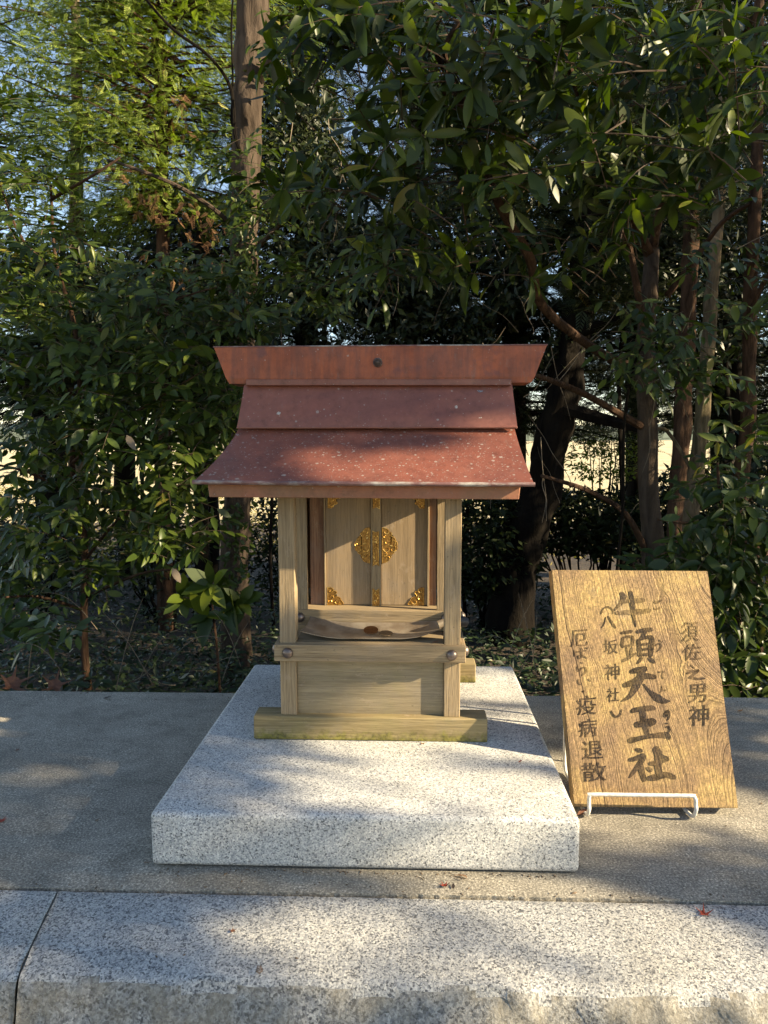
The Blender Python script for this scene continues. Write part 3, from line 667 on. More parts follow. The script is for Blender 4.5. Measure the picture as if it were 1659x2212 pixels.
# picture px of the enlarged board -> board plane
SQ = [(285, 1930), (1558, 1938), (1320, 100), (105, 88)]
A_ = []; B_ = []
DQ = [(0, 0), (1, 0), (1, 1), (0, 1)]
for (x, y), (u, v) in zip(SQ, DQ):
    A_.append([x, y, 1, 0, 0, 0, -u*x, -u*y]); B_.append(u); A_.append([0, 0, 0, x, y, 1, -v*x, -v*y]); B_.append(v)
H_ = np.linalg.solve(np.array(A_, float), np.array(B_, float))
def bpt(x, y, lift=.0004):
    d = H_[6]*x+H_[7]*y+1; u = (H_[0]*x+H_[1]*y+H_[2])/d; v = (H_[3]*x+H_[4]*y+H_[5])/d
    return (Bq[0]*(1-u)*(1-v) + Bq[1]*u*(1-v) + Bq[2]*u*v + Bq[3]*(1-u)*v) + n_b*lift
inkV, inkF, inkA = [], [], []; lift_n = [0]
def stroke(pts, ink=1.0):
    """pts: (x, y, width) in picture px of the enlarged board; a brush stroke with soft round ends"""
    P = [Vector((p[0], p[1], 0)) for p in pts]; W = [p[2]/2*(1.0 if p[2] > 15 else 1.2) for p in pts]; ink = min(1, ink**1.2+.10)
    P, W = smooth_path(P, W, 5); lift_n[0] += 1; L = .00045 + .00004*(lift_n[0] % 9)
    s0 = len(inkV); n = len(P); sd = lift_n[0]
    for i, p in enumerate(P):
        d = (P[min(i+1, n-1)]-P[max(i-1, 0)]).normalized(); nn = Vector((-d.y, d.x, 0))
        w1 = W[i]*(1+.16*mnoise.noise(Vector((i*.6, sd, 0)))); w2 = W[i]*(1+.16*mnoise.noise(Vector((i*.6, sd, 9))))
        e = 0
        if i == 0: e = -1
        if i == n-1: e = 1
        k = .55 if e else 1
        q0 = p + d*(e*W[i]*.35)
        for sgn, ww in ((1, w1), (-1, w2)): v_ = q0+nn*(sgn*ww*k); inkV.append(bpt(v_.x, v_.y, L)); inkA.append(ink)
    for i in range(n-1): a = s0+2*i; inkF.append((a, a+1, a+3, a+2))
# 牛
stroke([(645, 270, 22), (668, 300, 50), (655, 345, 34), (620, 385, 20), (600, 410, 10)], .8); stroke([(640, 340, 26), (720, 335, 34), (830, 332, 40)], .62)
stroke([(610, 432, 28), (700, 425, 40), (800, 420, 42), (880, 410, 30)], .72); stroke([(722, 262, 34), (735, 330, 36), (742, 420, 34), (752, 480, 24), (765, 540, 8)], .88)
# 頭 left part (豆), worn
stroke([(650, 588, 20), (690, 582, 26), (735, 575, 26)], .8); stroke([(665, 625, 20), (660, 680, 22), (672, 700, 14)], .75); stroke([(668, 622, 14), (712, 615, 18), (742, 625, 22), (738, 690, 18)], .7)
stroke([(676, 690, 12), (735, 682, 16)], .6); stroke([(690, 700, 14), (702, 750, 16), (705, 770, 12)], .7); stroke([(735, 700, 16), (728, 740, 18), (722, 770, 14)], .75); stroke([(665, 808, 24), (705, 785, 26), (765, 745, 14)], .85)
# 頭 right part (頁)
stroke([(772, 580, 30), (830, 566, 34), (890, 562, 38)], 1.0); stroke([(836, 578, 32), (818, 620, 30), (800, 640, 18)], 1.0)
stroke([(785, 640, 30), (792, 700, 32), (798, 768, 34)], 1.0); stroke([(790, 640, 24), (850, 622, 28), (888, 630, 38), (886, 700, 40), (880, 770, 36)], 1.0)
stroke([(800, 680, 18), (868, 672, 18)], .95); stroke([(802, 720, 18), (868, 712, 18)], .95); stroke([(802, 760, 24), (872, 756, 24)], 1.0)
stroke([(812, 780, 24), (795, 805, 26), (776, 828, 10)], 1.0); stroke([(862, 782, 18), (888, 802, 34), (915, 822, 14)], 1.0)
# 天
stroke([(722, 892, 26), (770, 880, 48), (846, 868, 46)], .92); stroke([(672, 998, 36), (740, 975, 50), (830, 925, 50), (920, 935, 32)], .84)
stroke([(812, 880, 56), (800, 940, 62), (765, 1010, 56), (720, 1080, 34), (655, 1122, 8)], .85); stroke([(826, 985, 8), (870, 1040, 22), (930, 1090, 58), (985, 1118, 42), (1030, 1118, 8)], 1.0)
# 王
stroke([(735, 1195, 38), (800, 1180, 40), (885, 1172, 44), (915, 1180, 20)], 1.0); stroke([(765, 1302, 44), (830, 1290, 54), (890, 1280, 64), (918, 1285, 34)], 1.0)
stroke([(812, 1185, 44), (828, 1270, 48), (850, 1350, 44), (862, 1385, 34)], 1.0); stroke([(708, 1418, 24), (730, 1422, 48), (820, 1400, 34), (930, 1382, 40), (1005, 1384, 54), (1026, 1412, 22)], 1.0)
# 社
stroke([(765, 1490, 20), (790, 1498, 36), (815, 1502, 26)], 1.0); stroke([(712, 1572, 26), (760, 1562, 38), (830, 1535, 44)], 1.0); stroke([(835, 1540, 40), (790, 1610, 40), (745, 1670, 28), (715, 1708, 8)], 1.0)
stroke([(800, 1585, 36), (812, 1650, 46), (828, 1710, 40), (832, 1735, 20)], 1.0); stroke([(850, 1630, 14), (878, 1650, 34), (880, 1662, 14)], .95)
stroke([(872, 1600, 30), (930, 1592, 40), (985, 1562, 60), (1020, 1572, 20)], 1.0); stroke([(920, 1478, 50), (945, 1540, 60), (940, 1620, 52), (955, 1700, 46)], 1.0); stroke([(860, 1712, 40), (910, 1706, 52), (1000, 1685, 46), (1060, 1702, 38), (1075, 1705, 14)], 1.0)
# ruby beside the name: ご づ て ん の う
stroke([(905, 345, 14), (925, 350, 18), (945, 345, 12)], .55); stroke([(905, 395, 12), (925, 400, 14), (950, 390, 12)], .5); stroke([(948, 330, 8), (958, 342, 8)], .5); stroke([(962, 326, 6), (970, 336, 6)], .5)
stroke([(912, 690, 8), (945, 670, 10), (962, 690, 12), (945, 720, 8), (925, 735, 5)], .8); stroke([(948, 640, 8), (956, 652, 8)], .7); stroke([(965, 650, 7), (975, 662, 7)], .7)
stroke([(945, 892, 14), (985, 890, 12)], .6); stroke([(975, 893, 8), (968, 925, 8), (978, 945, 8)], .55)
stroke([(972, 1000, 9), (966, 1030, 9), (958, 1050, 6)], .5); stroke([(966, 1030, 8), (985, 1028, 9), (995, 1040, 8)], .5)
stroke([(1008, 1190, 9), (990, 1215, 12), (992, 1240, 10), (1012, 1220, 9), (1010, 1190, 8), (1024, 1210, 14), (1020, 1250, 12), (1008, 1268, 5)], .95)
stroke([(996, 1290, 8), (1012, 1292, 9)], .9); stroke([(998, 1320, 9), (1020, 1315, 11), (1026, 1345, 13), (1012, 1368, 9), (1000, 1378, 5)], .9)
# opening and closing brackets, し-like curve, middle dot
stroke([(496, 440, 6), (510, 400, 9), (545, 382, 12), (580, 400, 9), (592, 438, 5)], .75); stroke([(572, 1190, 7), (590, 1225, 12), (618, 1240, 14), (645, 1220, 12), (655, 1182, 6)], .95); stroke([(355, 1038, 12), (362, 1046, 14)], .95)
# 八
stroke([(530, 462, 7), (520, 510, 8), (498, 548, 8)], .9); stroke([(545, 455, 8), (575, 500, 20), (608, 550, 16)], 1.0)
# 之
stroke([(1190, 835, 8), (1215, 860, 12)], .8); stroke([(1160, 905, 14), (1225, 885, 18), (1252, 880, 20), (1210, 915, 14), (1180, 940, 20)], .9); stroke([(1180, 935, 14), (1240, 945, 18), (1300, 942, 14)], .9)
# ば ら い
stroke([(285, 720, 9), (290, 770, 10)], .6); stroke([(305, 735, 10), (380, 725, 10)], .65); stroke([(340, 705, 10), (345, 770, 12), (325, 785, 10), (315, 770, 8), (345, 765, 9), (385, 785, 8)], .7); stroke([(388, 700, 7), (392, 712, 7)], .6); stroke([(370, 702, 7), (375, 714, 7)], .6)
stroke([(335, 818, 10), (352, 826, 10)], .7); stroke([(310, 850, 10), (318, 885, 12), (345, 862, 10), (372, 860, 12), (378, 890, 14), (345, 920, 9)], .75)
stroke([(318, 950, 9), (322, 980, 12), (335, 992, 8)], .8); stroke([(395, 945, 8), (412, 965, 10)], .8)
# the remaining characters from the built-in font, fitted into slanted brushy boxes
def glyph(ch, x0, y0, x1, y1, ink=1.0, lean=0.0, bold=.02):
    ink = min(1, ink+.10); bold = .004
    c_ = bpy.data.curves.new('g', 'FONT'); c_.body = ch; c_.offset = bold; o_ = bpy.data.objects.new('g', c_); COL.objects.link(o_)
    dg = bpy.context.evaluated_depsgraph_get(); me = bpy.data.meshes.new_from_object(o_.evaluated_get(dg))
    bm = bmesh.new(); bm.from_mesh(me); bmesh.ops.remove_doubles(bm, verts=bm.verts, dist=.0004)
    bmesh.ops.subdivide_edges(bm, edges=[e for e in bm.edges if e.calc_length() > .12], cuts=2); bmesh.ops.triangulate(bm, faces=bm.faces)
    xs_ = [v.co.x for v in bm.verts]; ys_ = [v.co.y for v in bm.verts]
    if xs_:
        ax, bx, ay, by = min(xs_), max(xs_), min(ys_), max(ys_); s0 = len(inkV); lift_n[0] += 1; L = .00045+.00004*(lift_n[0] % 9)
        for v in bm.verts:
            u = (v.co.x-ax)/(bx-ax); w_ = (v.co.y-ay)/(by-ay)
            X = x0+(x1-x0)*u + 3.5*mnoise.noise(Vector((u*3, w_*3, x0))) + lean*(1-w_)
            Y = y1+(y0-y1)*w_ - 9*(u-.5) + 4*mnoise.noise(Vector((u*3, w_*3, y0+9)))
            inkV.append(bpt(X, Y, L)); inkA.append(ink)
        bm.verts.index_update()
        for f in bm.faces: inkF.append(tuple(s0+v.index for v in f.verts))
    bm.free(); bpy.data.objects.remove(o_); bpy.data.curves.remove(c_); bpy.data.meshes.remove(me)
glyph('須', 1118, 500, 1250, 655, .55, 0, .03); glyph('佐', 1130, 672, 1272, 800, .62, 0, .03); glyph('男', 1175, 985, 1312, 1130, 1.0, 0, .035); glyph('神', 1182, 1150, 1335, 1310, 1.0, 0, .035)
glyph('坂', 512, 640, 622, 755, .85, 6, .03); glyph('神', 522, 830, 638, 955, .85, 6, .03); glyph('社', 540, 1015, 636, 1125, .95, 0, .03)
glyph('厄', 258, 562, 392, 695, .65, 0, .01); glyph('疫', 300, 1075, 455, 1225, 1.0, 6, .028); glyph('病', 318, 1255, 462, 1395, .95, 6, .028); glyph('退', 345, 1425, 508, 1565, 1.0, 6, .028); glyph('散', 345, 1590, 535, 1735, 1.0, 6, .028)
me = bpy.data.meshes.new('writing'); me.from_pydata([tuple(v) for v in inkV], [], inkF)
av = me.attributes.new('ink', 'FLOAT', 'POINT'); av.data.foreach_set('value', inkA)
wr = link_mesh('writing', me, M_ink, bd)

ez = empty('wire_stand', (.37, 1.12, 0), 'white coated wire stand with a low bent front rail, holding up the wooden board', 'stand')
YE = 1.1000
zz7 = lambda x, y, Y: atY((1340+x/3.95)/1.08499, (1800+y/3.95)/1.08499, Y)
rw = .0031
P = [(.2800, 1.1300, .0045), (.2815, 1.108, .0050), zz7(160, 395, YE-.002)+Vector((0, 0, .001)), zz7(160, 330, YE), zz7(160, 275, YE), zz7(168, 252, YE), zz7(192, 244, YE), zz7(640, 250, YE), zz7(1095, 256, YE), zz7(1128, 264, YE), zz7(1145, 290, YE), zz7(1148, 340, YE), zz7(1150, 395, YE-.002)+Vector((0, 0, .001)), (.4510, 1.108, .0050), (.4470, 1.1300, .0045)]
tube('front_rail', P, [rw]*len(P), M_wire, ez, 10, 5)
for x_, s_ in ((.2800, 1), (.4470, -1)):
    P = [(x_, 1.1300, .0045), (x_, 1.18, .0042), (x_, 1.245, .0042), (x_, 1.262, .010), (x_, 1.270, .04), (x_+.005*s_, 1.2905, .20), (x_+.02*s_, 1.2975, .262)]
    tube('leg', P, [rw]*len(P), M_wire, ez, 8, 4)
tube('back_rail', [(.300, 1.2975, .262), (.36, 1.2985, .268), (.427, 1.2975, .262)], [rw]*3, M_wire, ez, 8, 4)

# ------------------------------------------------------------------ foliage machinery
def leaf_template(length=1.0, width=.36, fold=.10, droop=.12, n=4, pw=.9, skew=.0):
    """a single broad leaf along +x, its face towards +z: midrib lower than the margins, tip drooping"""
    V, F = [], []; c_, l_, r_ = [], [], []
    for i in range(n+1):
        t_ = i/n; z = -droop*t_*t_; V.append((t_, 0, z)); c_.append(len(V)-1)
        w_ = width*.5*(math.sin(math.pi*min(1, t_**pw*.98+.02))**.8)*(1-skew*t_)
        if 0 < i < n:
            V.append((t_, w_, z+fold*w_*2)); l_.append(len(V)-1); V.append((t_, -w_, z+fold*w_*2)); r_.append(len(V)-1)
        else: l_.append(c_[-1]); r_.append(c_[-1])
    for i in range(n):
        for s_, a in ((0, l_), (1, r_)):
            f = [c_[i], c_[i+1], a[i+1], a[i]]; f = [v for k, v in enumerate(f) if v != f[k-1]]
            F.append(tuple(f) if s_ == 0 else tuple(f[::-1]))
    return np.array(V)*length, F
T_OVAL = leaf_template(width=.36, n=4); T_LONG = leaf_template(width=.30, n=5, fold=.12, droop=.16, pw=1.15); T_BROAD = leaf_template(width=.46, n=5, fold=.14, droop=.2)
T_MINI = (np.array([(0, 0, 0), (.45, .22, .05), (1, 0, -.1), (.45, -.22, .05)]), [(0, 1, 2), (0, 2, 3)])
def fern_template():
    """flat cypress spray: stalk with short side fingers"""
    V, F = [], []
    for i in range(6):
        x = .08+.15*i; L = .34*(1-.1*i)
        for s_ in (1, -1):
            o_ = len(V); V += [(x, .012*s_, 0), (x+L*.9, s_*L*.62, -.03*L), (x+L*.35, s_*L*.16, 0), (x+L*.5, s_*L*.6, -.02)]; F += [(o_, o_+2, o_+1), (o_, o_+1, o_+3)]
    o_ = len(V); V += [(0, .012, 0), (1.05, 0, -.05), (0, -.012, 0)]; F.append((o_, o_+1, o_+2)); return np.array(V), F
T_FERN = fern_template()
class Leaves:
    def __init__(s): s.P = []; s.X = []; s.N = []; s.S = []; s.L = []
    def add(s, p, x, n, sc, lv): s.P.append(p); s.X.append(x); s.N.append(n); s.S.append(sc); s.L.append(lv)
    def arr(s):
        P, X, N, S, L = map(lambda a: np.array(a, float), (s.P, s.X, s.N, s.S, s.L))
        X /= np.linalg.norm(X, axis=1)[:, None]+1e-9; Y = np.cross(N, X); Y /= np.linalg.norm(Y, axis=1)[:, None]+1e-9; Z = np.cross(X, Y)
        return P, X, Y, Z, S, L
def merge(name, tmpl, arrs, mat, parent=None, kind='stuff', label=None):
    TV, TF = tmpl; P, X, Y, Z, S, L = arrs; n = len(P); m_ = len(TV)
    wj = rng.uniform(.72, 1.18, n)[:, None, None]; dj = rng.uniform(-.2, 2.4, n)[:, None, None]
    V = (P[:, None, :] + S[:, None, None]*(TV[None, :, 0, None]*X[:, None, :] + wj*TV[None, :, 1, None]*Y[:, None, :] + dj*TV[None, :, 2, None]*Z[:, None, :])).reshape(-1, 3)
    if parent is not None: V = V - np.array(base_of(parent))
    tot = np.array([len(f) for f in TF]); idx = np.concatenate([np.array(f) for f in TF])
    LI = (idx[None, :] + (np.arange(n)*m_)[:, None]).ravel(); LT = np.tile(tot, n); LS = np.concatenate([[0], np.cumsum(LT)[:-1]])
    me = bpy.data.meshes.new(name); me.vertices.add(len(V)); me.vertices.foreach_set('co', V.ravel().astype(np.float32))
    me.loops.add(len(LI)); me.loops.foreach_set('vertex_index', LI.astype(np.int32)); me.polygons.add(len(LT))
    me.polygons.foreach_set('loop_start', LS.astype(np.int32)); me.update(calc_edges=True)
    a = me.attributes.new('lv', 'FLOAT', 'POINT'); a.data.foreach_set('value', np.repeat(L, m_).astype(np.float32))
    me.polygons.foreach_set('use_smooth', np.ones(len(LT), bool)); me.materials.append(mat)
    ob = bpy.data.objects.new(name, me); COL.objects.link(ob)
    if parent is not None: ob.parent = parent
    return tag(ob, label, None, None, kind)
CAMP = np.array([0, 0, CAMZ])
def project(P):
    d = P-CAMP; f = d@np.array(Fv); x = CX + FP*(d@np.array(R2))/f; y = CY - FP*(d@np.array(U2))/f; return x, y, f
LEAFM = {}
def leaf_parts(arrs, tmpl, mat, parent, nbig, key):
    """the leaves that show largest become objects of their own, sharing six meshes; returns the rest"""
    P, X, Y, Z, S, L = arrs; C = P+X*S[:, None]*.5; x, y, f = project(C)
    vd = (C-CAMP); vd /= np.linalg.norm(vd, axis=1)[:, None]; face = np.abs((Z*vd).sum(1))
    # rough visibility: nearest leaves per picture cell
    score = S/f*(.25+face); score[(x < 5) | (x > 1654) | (y < 5) | (y > 1560) | (f < .3)] = -1
    # drop those standing behind many nearer ones
    cell = (np.floor(x/26).astype(int)*1000+np.floor(y/26).astype(int)); order = np.argsort(f); seen = {}
    for i in order:
        c_ = cell[i]; k_ = seen.get(c_, 0)
        if k_ >= 2: score[i] = -1
        seen[c_] = k_+1
    top = np.argsort(-score)[:nbig]; top = top[score[top] > 0]
    if key not in LEAFM:
        LEAFM[key] = []
        for v in range(6):
            me = bpy.data.meshes.new(key); me.from_pydata([tuple(q_) for q_ in tmpl[0]*1.0], [], tmpl[1]); me.update(); smooth(me)
            a = me.attributes.new('lv', 'FLOAT', 'POINT'); a.data.foreach_set('value', [v/5]*len(tmpl[0])); me.materials.append(mat); LEAFM[key].append(me)
    b_ = np.array(base_of(parent))
    for i in top:
        ob = bpy.data.objects.new('leaf', LEAFM[key][int(round(min(1, max(0, L[i]))*5))]); COL.objects.link(ob); ob.parent = parent
        p = P[i]-b_; s_ = S[i]; Yi = Y[i]*random.uniform(.72, 1.18); Zi = Z[i]*random.uniform(-.2, 2.4)
        ob.matrix_local = Matrix(((X[i][0]*s_, Yi[0]*s_, Zi[0]*s_, p[0]), (X[i][1]*s_, Yi[1]*s_, Zi[1]*s_, p[1]), (X[i][2]*s_, Yi[2]*s_, Zi[2]*s_, p[2]), (0, 0, 0, 1)))
    keep = np.ones(len(P), bool); keep[top] = False
    return tuple(a[keep] for a in (P, X, Y, Z, S, L))
def rv(s=1.0): return Vector((random.gauss(0, s), random.gauss(0, s), random.gauss(0, s)))
def spray(LV, TW, o, d, L, n, ls, sag=.25, flat=.8, lv=.5, tw=.0016, whorl=0, lvj=.25, sidew=1.0):
    """a twig with leaves set alternately along it, in a roughly level plane"""
    d = d.normalized(); P = []
    for k in range(6):
        t_ = k/5; P.append(o + d*(L*t_) + Vector((0, 0, -sag*L*t_*t_)))
    if TW is not None: TW.tube(P, [tw*(1-.7*k/5) for k in range(6)], 3)
    up = (Vector((0, 0, 1))*flat + rv(.25) + Vector((0, -.35, 0))).normalized()
    for i in range(n):
        t_ = (i+.8)/n; t_ = min(1, t_*1.02); p = o + d*(L*t_) + Vector((0, 0, -sag*L*t_*t_)); dd = (d + Vector((0, 0, -2*sag*t_))).normalized()
        side = dd.cross(up).normalized()*(1 if i % 2 else -1)
        x = (dd*.55 + side*sidew*(1.0 if i < n-1 else .1) + rv(.16)).normalized(); x = (x + Vector((0, 0, -.22))).normalized()
        LV.add(tuple(p), tuple(x), tuple((up + rv(.22)).normalized()), ls*random.uniform(.7, 1.15)*(1 if t_ < .85 else .85), min(1, max(0, lv+random.gauss(0, lvj))))
def whorl(LV, TW, o, d, n, ls, lv=.5, back=.12, tw=.0022):
    d = d.normalized(); side = d.cross(Vector((0, 0, 1))+rv(.1)).normalized(); up = side.cross(d)
    if TW is not None: TW.tube([o-d*back + Vector((0, 0, -.01)), o-d*back*.5, o], [tw*1.2, tw, tw*.7], 4)
    a0 = random.random()*6
    for i in range(n):
        a = a0+2*math.pi*i/n+random.gauss(0, .25); rad = side*math.cos(a)+up*math.sin(a)
        x = (d*random.uniform(.25, .95) + rad + Vector((0, 0, -.15))).normalized()
        nn = (d - x*d.dot(x) + Vector((0, 0, .5)) + rv(.12)).normalized()
        LV.add(tuple(o-d*random.uniform(0, .03)), tuple(x), tuple(nn), ls*random.uniform(.62, 1.12), min(1, max(0, lv+random.gauss(0, .25))))
def pick(regions):
    """a random point in one of the picture-plane ellipses given as (px, py, rx, ry, Ynear, Yfar, weight)"""
    W_ = [r[6] for r in regions]; r = random.choices(regions, W_)[0]
    while True:
        a, b_ = random.uniform(-1, 1), random.uniform(-1, 1)
        if a*a+b_*b_ < 1: break
    return atY(r[0]+a*r[2], r[1]+b_*r[3], random.uniform(r[4], r[5]))
def bpath(pts): return [atY(x, y, Y) for x, y, Y in pts]

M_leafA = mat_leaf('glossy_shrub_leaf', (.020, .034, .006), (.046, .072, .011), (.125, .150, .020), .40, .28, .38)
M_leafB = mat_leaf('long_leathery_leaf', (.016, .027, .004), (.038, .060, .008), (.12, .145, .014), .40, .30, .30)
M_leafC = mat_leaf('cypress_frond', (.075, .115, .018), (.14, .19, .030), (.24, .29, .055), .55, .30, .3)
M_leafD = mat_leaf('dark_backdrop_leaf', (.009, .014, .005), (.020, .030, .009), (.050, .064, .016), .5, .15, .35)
M_leafF = mat_leaf('mid_green_leaf', (.030, .045, .010), (.065, .090, .018), (.15, .18, .035), .5, .3, .3)
M_leafE = mat_leaf('dry_brown_frond', (.06, .030, .016), (.11, .055, .028), (.18, .10, .05), .8, .2, .2)
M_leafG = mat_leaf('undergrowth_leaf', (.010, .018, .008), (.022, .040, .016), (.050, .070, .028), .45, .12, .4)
M_barkG = mat_bark('grey_brown_bark', (.080, .060, .046), (.034, .025, .019)); M_barkR = mat_bark('reddish_bark', (.075, .045, .030), (.028, .017, .012), 30)
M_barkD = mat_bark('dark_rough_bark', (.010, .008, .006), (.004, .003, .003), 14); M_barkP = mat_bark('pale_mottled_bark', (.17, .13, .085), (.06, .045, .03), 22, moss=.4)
M_twig = mat_simple('twig', (.085, .055, .035), .85, 0, .4, 60); M_deadtwig = mat_simple('dry_stem', (.20, .155, .11), .85, 0, .4, 60)

def finish_tree(root, LV, TW, tmpl, mat, key, nbig, cname='foliage', twm=None):
    arrs = LV.arr()
    if nbig: arrs = leaf_parts(arrs, tmpl, mat, root, nbig, key)
    merge(cname, tmpl, arrs, mat, root)
    if TW is not None and TW.V: tag(mesh_from('twigs', TW.V, TW.F, twm or M_twig, root), kind='stuff')

def ground_pt(px, Y): p = atY(px, 1000, Y); return Vector((p.x, Y, GZ-.05))

# --- A: glossy evergreen shrub filling the left
baseA = ground_pt(178, 3.1)
tA = empty('evergreen_shrub', tuple(baseA), 'glossy dark green leafy evergreen filling the left of the picture on one thin stem', 'tree')
tube('trunk', [baseA]+bpath([(182, 1400, 3.1), (184, 1200, 3.1), (172, 1080, 3.1), (156, 1000, 3.08), (172, 860, 3.1), (160, 700, 3.1), (120, 560, 3.12), (110, 400, 3.15)]), [.020, .018, .015, .013, .012, .011, .010, .008, .005], M_barkR, tA, 8, 5, .15)
for L_ in ([(184, 1210, 3.1), (260, 1120, 2.95), (380, 1060, 2.8), (470, 1040, 2.7)], [(172, 1080, 3.1), (60, 1020, 2.9), (-40, 1000, 2.8)], [(156, 1000, 3.08), (250, 920, 2.9), (360, 850, 2.75), (440, 800, 2.7)],
          [(172, 860, 3.1), (60, 800, 3.0), (-30, 760, 2.9)], [(165, 740, 3.1), (270, 690, 2.95), (400, 640, 2.8), (470, 620, 2.8)], [(135, 600, 3.1), (50, 520, 3.0), (0, 400, 3.0)], [(112, 430, 3.15), (200, 380, 3.0), (260, 340, 3.0)],
          [(184, 1320, 3.1), (90, 1290, 2.9), (10, 1290, 2.7)], [(184, 1290, 3.1), (300, 1240, 2.9), (380, 1230, 2.8)]):
    tube('branch', bpath(L_), [.0085, .006, .004, .002][:len(L_)], M_barkR, tA, 5, 4)
LV, TW = Leaves(), Acc()
regA = [(120, 640, 190, 150, 2.7, 3.5, 3), (90, 860, 170, 150, 2.6, 3.5, 3.2), (330, 760, 160, 150, 2.6, 3.4, 3.0), (250, 980, 210, 120, 2.6, 3.5, 3.4), (110, 1110, 150, 100, 2.6, 3.4, 1.7),
        (370, 1120, 110, 100, 2.6, 3.3, 1.5), (60, 470, 110, 110, 2.8, 3.6, 1.3), (400, 620, 100, 80, 2.7, 3.3, 1.2), (40, 300, 80, 110, 2.9, 3.7, .8), (250, 1190, 140, 50, 2.7, 3.4, .6), (20, 1330, 60, 25, 2.4, 2.7, .22), (110, 1350, 60, 16, 2.3, 2.5, .22), (440, 900, 60, 140, 2.7, 3.2, 1.0), (90, 1240, 120, 40, 2.7, 3.2, .6), (500, 860, 50, 190, 2.7, 3.2, 1.3), (560, 700, 60, 40, 2.7, 3.1, .4)]
for _ in range(880):
    p = pick(regA); d = Vector((random.gauss(.25, .9), random.gauss(-.7, .5), random.gauss(.12, .38)))
    spray(LV, TW, p - d.normalized()*.08, d, random.uniform(.12, .24), random.randint(6, 10), .076, sag=.22, lv=.36, sidew=.95)
finish_tree(tA, LV, TW, T_OVAL, M_leafA, 'oval_leaf', 300)

# --- B: tree with long leathery leaves hanging in from the upper right, several stems
baseB = ground_pt(1400, 3.4)
tB = empty('large_leaf_tree', tuple(baseB), 'tree with big long leathery leaves overhanging from upper right, forked trunk behind the wooden board', 'tree')
tube('trunk', [baseB]+bpath([(1408, 1240, 3.4), (1402, 1080, 3.4), (1398, 900, 3.4), (1392, 780, 3.42), (1400, 660, 3.45), (1408, 540, 3.5)]), [.060, .052, .048, .046, .044, .040, .034], M_barkG, tB, 12, 6, .2)
limbs = [([(1392, 925, 3.39), (1340, 895, 3.3), (1260, 850, 3.15), (1180, 818, 3.0), (1110, 800, 2.9)], [.020, .017, .014, .011, .008]),
         ([(1398, 1195, 3.39), (1350, 1110, 3.3), (1270, 1060, 3.2), (1170, 1028, 3.05)], [.017, .014, .011, .008]),
         ([(1398, 800, 3.42), (1320, 775, 3.25), (1230, 715, 3.0), (1165, 650, 2.75), (1145, 560, 2.6), (1085, 455, 2.5), (1042, 350, 2.45), (1010, 250, 2.4), (970, 170, 2.4), (940, 110, 2.35)], [.022, .020, .0185, .018, .0175, .016, .0145, .013, .011, .009]),
         ([(1016, 265, 2.42), (990, 180, 2.35), (960, 110, 2.3), (1000, 30, 2.25), (1030, -60, 2.2)], [.010, .009, .008, .007, .005]),
         ([(1028, 300, 2.43), (960, 200, 2.4), (840, 130, 2.35), (700, 90, 2.3), (640, 60, 2.25)], [.009, .007, .006, .005, .003]),
         ([(1408, 560, 3.5), (1380, 500, 3.4), (1330, 400, 3.2), (1300, 320, 3.0), (1250, 200, 2.8), (1200, 60, 2.6), (1170, -60, 2.5)], [.026, .022, .019, .016, .013, .010, .008]),
         ([(1405, 800, 3.42), (1365, 560, 3.35), (1352, 520, 3.3), (1330, 470, 3.2)], [.020, .016, .014, .012]),
         ([(1408, 545, 3.5), (1440, 400, 3.3), (1500, 250, 3.0), (1580, 120, 2.8), (1640, 20, 2.7)], [.024, .018, .014, .011, .008]),
         ([(1440, 640, 3.45), (1500, 560, 3.4), (1560, 480, 3.35), (1620, 440, 3.3)], [.016, .013, .011, .009])]
for P_, W_ in limbs: tube('branch', bpath(P_), W_, M_barkR, tB, 7, 5, .12)
LV, TW = Leaves(), Acc()
regB = [(760, 60, 170, 70, 2.0, 2.5, 1.6), (1000, 90, 200, 100, 2.0, 2.6, 2.6), (1300, 120, 230, 120, 2.1, 2.9, 3.0), (1540, 160, 160, 160, 2.2, 3.0, 2.2), (900, 320, 170, 120, 2.1, 2.8, 1.7),
        (1150, 330, 200, 130, 2.1, 2.9, 2.4), (1420, 370, 190, 120, 2.2, 3.0, 2.3), (700, 400, 110, 90, 2.3, 2.8, .7), (980, 520, 180, 90, 2.4, 3.0, 1.3), (1300, 500, 100, 50, 2.5, 3.1, .4), (620, 200, 60, 110, 2.2, 2.5, .5), (850, 550, 120, 50, 2.5, 3.0, .6), (1180, 560, 80, 60, 2.5, 2.9, .3)]
for _ in range(380):
    p = pick(regB); d = Vector((random.gauss(-.5, .8), random.gauss(-.6, .5), random.gauss(-.05, .4)))
    whorl(LV, TW, p, d, random.randint(4, 7), .118*random.choice((.8, 1, 1.08)), lv=.34, back=random.uniform(.10, .25))
for _ in range(90):
    p = pick(regB); d = Vector((random.gauss(-.7, .6), random.gauss(-.5, .4), random.gauss(0, .25)))
    spray(LV, TW, p, d, random.uniform(.18, .3), random.randint(5, 8), .092, sag=.2, lv=.34, tw=.0022)
for (x_, y_, Y_) in ((800, 360, 2.1), (885, 385, 2.1), (1085, 130, 2.05)):      # turned to the sun, sunlight also painted in as the lightest leaf tone
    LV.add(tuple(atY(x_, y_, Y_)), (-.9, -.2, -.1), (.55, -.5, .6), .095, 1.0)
finish_tree(tB, LV, TW, T_LONG, M_leafB, 'long_leaf', 300)

